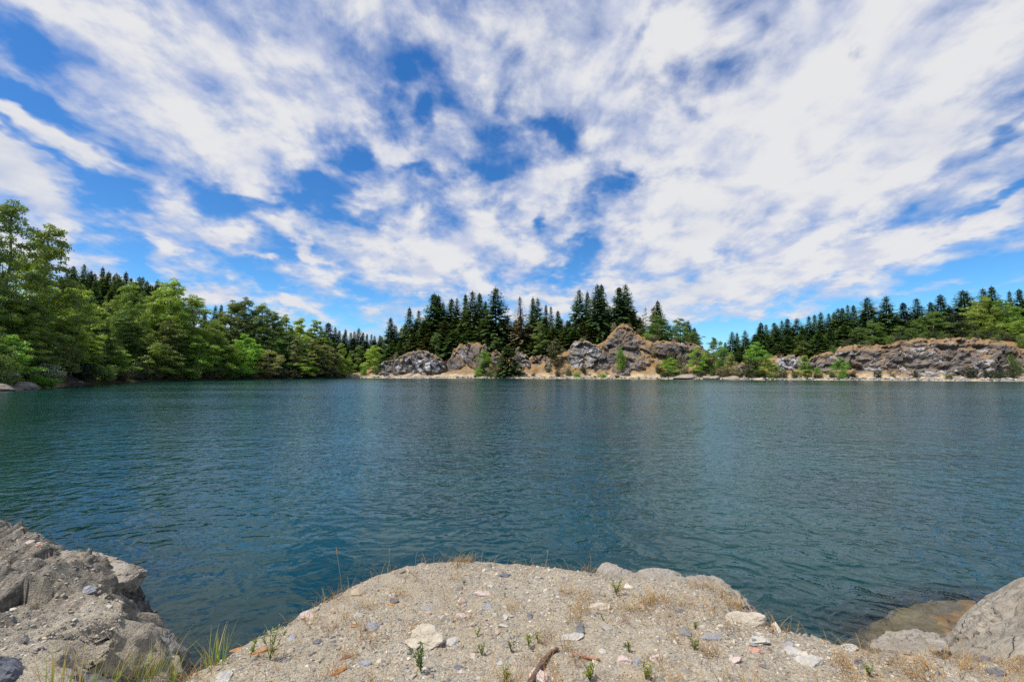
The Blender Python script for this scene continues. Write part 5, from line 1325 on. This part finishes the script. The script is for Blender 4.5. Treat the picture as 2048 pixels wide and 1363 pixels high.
chip(518, 1303, 28, 35, 'chip', 'big orange bark chip between the two tall weeds', 31)
chip(474, 1298, 22, 35, 'chip', 'orange bark sliver near the mound edge', 32)
chip(690, 1316, 26, 40, 'chip_brown', 'brown bark chip above the lower orange one', 33)
chip(680, 1341, 30, 55, 'chip', 'orange bark chip standing on edge at the bottom', 34)
chip(666, 1223, 14, 25, 'chip', 'small orange bark chip high on the left of the mound', 35)
chip(707, 1252, 14, 5, 'chip', 'small reddish bark chip beside the mottled grey stone', 36)
chip(782, 1208, 14, -10, 'chip', 'thin orange bark chip by the blue-grey stone', 37)

# ---- grasses and weeds
def blades(base, length, width, lean_dir, lean, r, segs=4):
    n = len(base)
    t_ = np.linspace(0, 1, segs + 1)
    d = np.stack([np.cos(lean_dir), np.sin(lean_dir), 0 * lean_dir], 1)
    up = np.array([0, 0, 1.0])
    ang = lean[:, None] * (0.35 + 0.65 * t_[None] ** 0.9)          # bends further over towards the tip
    step = length[:, None] / segs
    dx = np.cumsum(np.sin(ang) * step, 1) - np.sin(ang[:, :1]) * step
    dzz = np.cumsum(np.cos(ang) * step, 1) - np.cos(ang[:, :1]) * step
    c = base[:, None, :] + d[:, None, :] * dx[..., None] + up * dzz[..., None]
    sa = lean_dir + np.pi / 2 + r.normal(0, 0.5, n)
    sd_ = np.stack([np.cos(sa), np.sin(sa), 0 * sa], 1)[:, None, :]
    w = width[:, None, None] * (1 - t_[None, :, None] * 0.92) / 2
    v = np.stack([c - sd_ * w, c + sd_ * w], 2).reshape(-1, 3)
    m = 2 * (segs + 1)
    k = np.arange(segs) * 2
    f = np.stack([k, k + 1, k + 3, k + 2], 1)
    return v, (f[None] + (np.arange(n) * m)[:, None, None]).reshape(-1, 4), m, np.tile(np.repeat(t_, 2), n)

def blade_mat(name, base, tip, alt):
    t = NT(name)
    c = t.mix(t.rng(t.attr('along'), 0.15, 0.9), base, tip)
    c = t.mix(t.rng(t.attr('tint'), 0.55, 0.75), c, alt)
    d = t.n('BsdfDiffuse'); t.l(c, d.inputs[0]); tr = t.n('BsdfTranslucent'); t.l(c, tr.inputs[0])
    m = t.n('MixShader'); m.inputs[0].default_value = 0.3
    t.l(d.outputs[0], m.inputs[1]); t.l(tr.outputs[0], m.inputs[2]); t.l(m.outputs[0], t.out.inputs[0])
    return t.m
M['straw'] = blade_mat('dry_straw', (0.40, 0.25, 0.09), (0.6, 0.43, 0.19), (0.34, 0.18, 0.07))
M['grass'] = blade_mat('green_yellow_grass', (0.24, 0.4, 0.05), (0.56, 0.54, 0.12), (0.68, 0.5, 0.17))
M['seedhead'] = blade_mat('pale_dry_stalk', (0.4, 0.34, 0.22), (0.55, 0.47, 0.32), (0.45, 0.35, 0.2))

r = np.random.default_rng(77)
def straw_density(p):
    n = fbm(np.stack([p[:, 0], p[:, 1], 0 * p[:, 0]], 1) * 1.9, 4, 81)
    right = sstep(-0.6, 1.4, p[:, 0])
    e = np.exp(-np.maximum(signed_dist(p), 0) / 0.07) * (np.abs(p[:, 0] + 0.3) < 1.4)
    return np.clip((0.12 + 0.32 * right) * sstep(0.02, 0.28, n) * (p[:, 0] > -2.6) + 0.22 * e + 0.04 * (p[:, 0] > -2.4), 0, 1)
p, _ = scatter(60000, -6, 4.3, 1.9, 5.0, straw_density, 0.0, 88)
n = len(p)
cl_, _ = scatter(800, -2.6, 4.3, 1.9, 4.4, lambda q: np.clip(straw_density(q) * 1.6, 0, 1), 0.02, 89)
cp = np.repeat(cl_, 34, 0) + r.normal(0, 0.034, (len(cl_) * 34, 2))
p = np.concatenate([p, cp[signed_dist(cp) > 0]])
n = len(p)
base = np.column_stack([p, bank_z(p[:, 0], p[:, 1]) + 0.002])
flat = r.random(n) < 0.84
base[:, 2] += np.where(flat, 0.008, 0)
v, f, m, al = blades(base, np.where(flat, r.uniform(0.03, 0.15, n), r.uniform(0.015, 0.06, n)), r.uniform(0.002, 0.0042, n), r.uniform(0, 6.28, n), np.where(flat, r.uniform(1.15, 1.45, n), r.uniform(0.1, 0.9, n)), r)
so_ = link('dry_grass', make_mesh('dry_grass', v, f, M['straw'], True, {'along': al, 'tint': np.repeat(r.random(n), m)}))
tag(so_, 'dry straw-coloured grass lying in patches on the gravel mound', None, None, 'stuff')

def tuft(px, py, h_px, n, spread, green, label, seed, lean=0.5, wid=0.005):
    r = np.random.default_rng(seed)
    p = hit(px, py); mpp = np.linalg.norm(p - [0, 0, CAM_H]) / FPX
    h = h_px * mpp
    az_ = r.uniform(0, 6.28, n)
    b = np.stack([np.cos(az_), np.sin(az_), 0 * az_], 1) * (r.random(n) ** 0.6 * spread * h)[:, None]
    v, f, m, al = blades(b, h * r.uniform(0.4, 1.1, n), r.uniform(0.7, 1.3, n) * wid, az_ + r.normal(0, 0.5, n), np.abs(r.normal(lean, 0.3, n)), r, 5)
    tint = np.where(r.random(n) < green, r.uniform(0, 0.5, n), r.uniform(0.7, 1, n))
    o = link('grass_tuft', make_mesh('grass_tuft', v, f, M['grass'], True, {'along': al, 'tint': np.repeat(tint, m)}))
    o.location = p
    return tag(o, label, 'grass tuft', 'grass tufts at the edge of the bank')
tuft(430, 1304, 58, 40, 0.22, 0.6, 'single green and straw grass tuft at the tip of the mound edge', 1, 0.55)
tuft(300, 1352, 52, 70, 0.5, 0.75, 'thickest green grass tuft in front of the dark grey boulder', 2, 0.6)
tuft(255, 1362, 44, 46, 0.5, 0.6, 'yellow-green grass tuft beside the thickest one', 3, 0.6)
tuft(205, 1372, 50, 30, 0.4, 0.35, 'yellowing grass tuft between two greener ones', 4, 0.5)
tuft(108, 1376, 60, 22, 0.3, 0.5, 'sparse tall grass tuft before the blue-grey boulder', 5, 0.4)
tuft(160, 1380, 52, 20, 0.4, 0.3, 'thin straw grass tuft near the sparse tall one', 6, 0.5)
tuft(340, 1360, 34, 36, 0.5, 0.3, 'low straw grass tuft at the foot of the mound', 7, 0.7)

def stalk(px, py, top_px, dx, label, seed, head=True):
    r = np.random.default_rng(seed)
    p = hit(px, py); Y = p[1]
    e = at_depth(px + dx, py - top_px, Y)
    c = np.stack([p + (e - p) * t_ + np.array([0.01 * math.sin(t_ * 3 + seed), 0, 0]) for t_ in np.linspace(0, 1, 9)])
    a = Acc()
    v, f = tube(c, np.linspace(0.0022, 0.0013, 9), 5); a.add(v, f)
    root = link('grass_stalk', make_mesh('grass_stalk', a.v[0] - p, a.f[0], M['seedhead'], True, {'along': np.linspace(0, 1, len(v)), 'tint': np.zeros(len(v))}))
    root.location = p
    if head:
        hv, hf = tube(np.stack([c[-1] + (c[-1] - c[-2]) * k * 0.55 for k in range(-1, 3)]), [0.002, 0.0042, 0.0036, 0.0008], 6)
        link('seed_head', make_mesh('seed_head', hv - p, hf, M['straw'], True, {'along': np.full(len(hv), 0.7), 'tint': np.zeros(len(hv))}), root)
    return tag(root, label, 'grass stalk', 'dry grass stalks standing on the mound edge')
stalk(681, 1172, 68, -5, 'tallest dry grass stalk with a seed head against the water', 1)
stalk(779, 1133, 32, 2, 'forked dry grass stalk left of the mound top', 2)
stalk(831, 1120, 18, 5, 'slanting dry grass stalk near the mound top', 3, False)
stalk(946, 1116, 18, -1, 'thin upright grass stalk on the mound top', 4, False)
stalk(1092, 1128, 24, 1, 'brown upright grass stalk right of the mound top', 5)
stalk(1180, 1136, 30, -1, 'faint thin grass stalk beside the pointed pale ledge', 6, False)
stalk(1570, 1285, 34, 0, 'thin brown grass stalk on the right slope', 7, False)
stalk(1466, 1250, 20, 0, 'short dry grass stalk before the broad pale slab', 8, False)
stalk(320, 1330, 66, 6, 'tall green-yellow grass stalk over the dark grey boulder', 9)
stalk(235, 1340, 66, -6, 'arched grass stalk before the dark grey boulder', 10)

M['weed'] = foliage_mat('weed_leaves', (0.1, 0.16, 0.02), (0.34, 0.38, 0.06), 0.4, 0.04)
M['weed_dark'] = foliage_mat('dark_weed_leaves', (0.06, 0.12, 0.02), (0.2, 0.27, 0.05), 0.35, 0.05)
def weed(px, py, h_px, n_st, label, seed, dark=False):
    r = np.random.default_rng(seed)
    p = hit(px, py); mpp = np.linalg.norm(p - [0, 0, CAM_H]) / FPX
    h = h_px * mpp * 1.15
    st, lf = Acc(), Acc()
    for k in range(n_st):
        az_ = r.uniform(0, 6.28); sp = r.uniform(0.05, 0.5) * h
        top = np.array([math.cos(az_) * sp, math.sin(az_) * sp, h * r.uniform(0.55, 1.0)])
        tt = np.linspace(0, 1, 6)[:, None]
        c = tt * top * [1, 1, 1] + (tt * (1 - tt)) * np.array([0, 0, 0.25 * h])
        v, f = tube(c, np.linspace(0.0018, 0.0008, 6), 4); st.add(v, f)
        q = 16
        u = r.uniform(0.15, 1.02, q)
        pos = np.stack([np.interp(u, tt[:, 0], c[:, i]) for i in range(3)], 1)
        dr = nrm(np.stack([r.normal(size=q), r.normal(size=q), np.abs(r.normal(size=q)) * 0.6 + 0.2], 1))
        ln = min(0.13 * h, 0.013) * r.uniform(0.6, 1.1, q)
        nn = nrm(np.cross(dr, r.normal(size=(q, 3))) + [0, 0, 0.6])
        a_ = dr; b_ = nrm(np.cross(nn, dr))
        cc = pos + dr * ln[:, None] * 0.9
        vv = np.stack([cc - a_ * ln[:, None], cc - b_ * ln[:, None] * 0.3, cc + a_ * ln[:, None], cc + b_ * ln[:, None] * 0.3], 1).reshape(-1, 3)
        lf.add(vv, np.arange(4 * q).reshape(q, 4), np.repeat(np.clip(0.25 + 0.6 * u + r.normal(0, 0.12, q), 0, 1), 4))
    root = bpy.data.objects.new('weed', None); COL.objects.link(root); root.location = p; root.empty_display_size = 0.05
    link('stem', st.mesh('stem', M['weed_dark'], True), root)
    link('leaves', lf.mesh('leaves', M['weed_dark' if dark else 'weed'], False), root)
    return tag(root, label, 'weed', 'small green weeds on the gravel mound')
for i, w in enumerate([(540, 1319, 46, 6, 'tallest leafy weed, beside the big orange bark chip'), (500, 1316, 28, 3, 'slim weed on the other side of the orange bark chip'), (1232, 1189, 28, 6, 'yellow-green weed just below the pale ledges'), (842, 1344, 42, 8, 'dense dark green weed at the bottom of the mound', True), (955, 1272, 14, 4, 'tiny bright weed above the middle gravel'),
                       (964, 1310, 18, 5, 'low spreading weed with a reddish leaf'), (1022, 1302, 16, 5, 'rounded little weed in the middle of the gravel'), (1058, 1296, 28, 3, 'upright narrow weed beside a smaller one'), (1076, 1285, 18, 4, 'little weed up beside the narrow one'), (1180, 1362, 26, 9, 'bushy weed at the bottom right of the sticks'),
                       (1012, 1366, 24, 6, 'weed cut by the bottom edge left of the dark stick'), (1258, 1303, 17, 4, 'small weed above the pinkish stone'), (1388, 1300, 18, 6, 'dull green weed on the lower right', True), (1291, 1358, 24, 6, 'green weed at the bottom below the pinkish stones'), (928, 1169, 10, 4, 'flat dark weed high on the mound', True),
                       (1206, 1240, 11, 3, 'tiny weed below the yellowish cream stone'), (1010, 1193, 9, 3, 'tiny yellow weed below the little white stone'), (915, 1136, 9, 3, 'tiny weed near the mound crest'), (1390, 1256, 12, 4, 'faded weed amid straw on the right slope', True), (1740, 1352, 16, 5, 'yellowing weed on the far right slope')]):
    weed(w[0], w[1], w[2], w[3], w[4], 800 + i, len(w) > 5)

# ---- people far away on the beach
def skin_mat(name, c):
    t = NT(name); n = t.noise(t.obj(), 9, 3)
    t.principled(t.mix(n, tuple(x * 0.9 for x in c), c), 0.7); return t.m
M['skin'] = skin_mat('skin', (0.52, 0.3, 0.2)); M['hair'] = skin_mat('hair', (0.06, 0.035, 0.02)); M['cloth'] = skin_mat('orange_cloth', (0.5, 0.2, 0.1)); M['cloth_pink'] = skin_mat('pink_cloth', (0.6, 0.3, 0.28))
def person(px, s, sit, label, cloth, yaw):
    Y = float(Ysh(px)) + s; x = float(xs(px)) * Y
    z = ground_at(x, Y)
    if not sit:
        J = [((0, 0, .92), .13), ((0, 0, 1.12), .12), ((0, .01, 1.4), .13), ((0, .01, 1.5), .055), ((0, 0, 1.6), .09), ((0, -.01, 1.7), .07), ((.19, 0, 1.38), .055), ((.25, .02, 1.1), .042), ((.24, -.06, .86), .032), ((-.19, 0, 1.38), .055), ((-.25, .02, 1.1), .042), ((-.24, -.06, .86), .032),
             ((.1, 0, .86), .095), ((.11, -.01, .48), .062), ((.11, .02, .07), .045), ((.12, -.14, .03), .035), ((-.1, 0, .86), .095), ((-.11, -.03, .48), .062), ((-.12, .03, .07), .045), ((-.13, -.12, .03), .035)]
        hip = 0.92
    else:
        J = [((0, 0, .14), .14), ((0, .04, .34), .125), ((0, .06, .62), .13), ((0, .05, .72), .055), ((0, .03, .82), .09), ((0, .02, .92), .07), ((.19, .06, .6), .055), ((.25, .1, .35), .042), ((.22, .1, .08), .032), ((-.19, .06, .6), .055), ((-.25, .1, .35), .042), ((-.2, -.2, .36), .032),
             ((.1, -.05, .13), .095), ((.12, -.42, .4), .062), ((.12, -.72, .07), .045), ((.12, -.86, .04), .035), ((-.1, -.05, .13), .095), ((-.12, -.42, .38), .062), ((-.12, -.74, .07), .045), ((-.12, -.88, .04), .035)]
        hip = 0.14
    E = [(0, 1), (1, 2), (2, 3), (3, 4), (4, 5), (2, 6), (6, 7), (7, 8), (2, 9), (9, 10), (10, 11), (0, 12), (12, 13), (13, 14), (14, 15), (0, 16), (16, 17), (17, 18), (18, 19)]
    def skinned(name, idx, edges, grow, mat, parent=None):
        me = bpy.data.meshes.new(name)
        me.from_pydata([J[i][0] for i in idx], [(idx.index(a), idx.index(b)) for a, b in edges], [])
        me.materials.append(mat)
        o = link(name, me, parent)
        mod = o.modifiers.new('skin', 'SKIN')
        for k, i in enumerate(idx):
            me.skin_vertices[0].data[k].radius = (J[i][1] * grow, J[i][1] * grow)
        me.skin_vertices[0].data[0].use_root = True
        sub = o.modifiers.new('sub', 'SUBSURF'); sub.levels = sub.render_levels = 2
        return o
    b = skinned('person', list(range(20)), E, 1.0, M['skin'])
    b.location = (x, Y, z); b.rotation_euler = (0, 0, yaw)
    skinned('clothing', [0, 1, 2, 12, 16], [(0, 1), (1, 2), (0, 12), (0, 16)], 1.12, M[cloth], b)
    hv, hf = ico(3)
    top = np.array(J[5][0])
    hv = hv * [0.1, 0.115, 0.095] + top + [0, 0.025, -0.02]
    link('hair', make_mesh('hair', hv, hf, M['hair'], True), b)
    return tag(b, label, 'person', 'people on the far beach')
person(722, 3.2, False, 'person in orange standing on the beach near the left woods', 'cloth', 0.4)
person(1115, 4.5, True, 'person in pink sitting on the beach below the olive tree', 'cloth_pink', 0.3)
person(1124, 4.5, True, 'person in orange sitting beside the one in pink', 'cloth', -0.4)

#@@FG_END

# ------------------------------------------------------------------ render settings
scene.render.engine = 'CYCLES'
scene.cycles.use_denoising = False
scene.cycles.max_bounces = 6
scene.cycles.diffuse_bounces = 3
scene.cycles.glossy_bounces = 3
scene.cycles.transmission_bounces = 3
scene.cycles.transparent_max_bounces = 8
scene.cycles.caustics_reflective = False
scene.cycles.caustics_refractive = False
scene.cycles.sample_clamp_indirect = 4.0
scene.view_settings.view_transform = 'Standard'
scene.view_settings.look = 'None'
scene.view_settings.exposure = 0.0
scene.view_settings.gamma = 1.0
scene.view_settings.use_curve_mapping = False
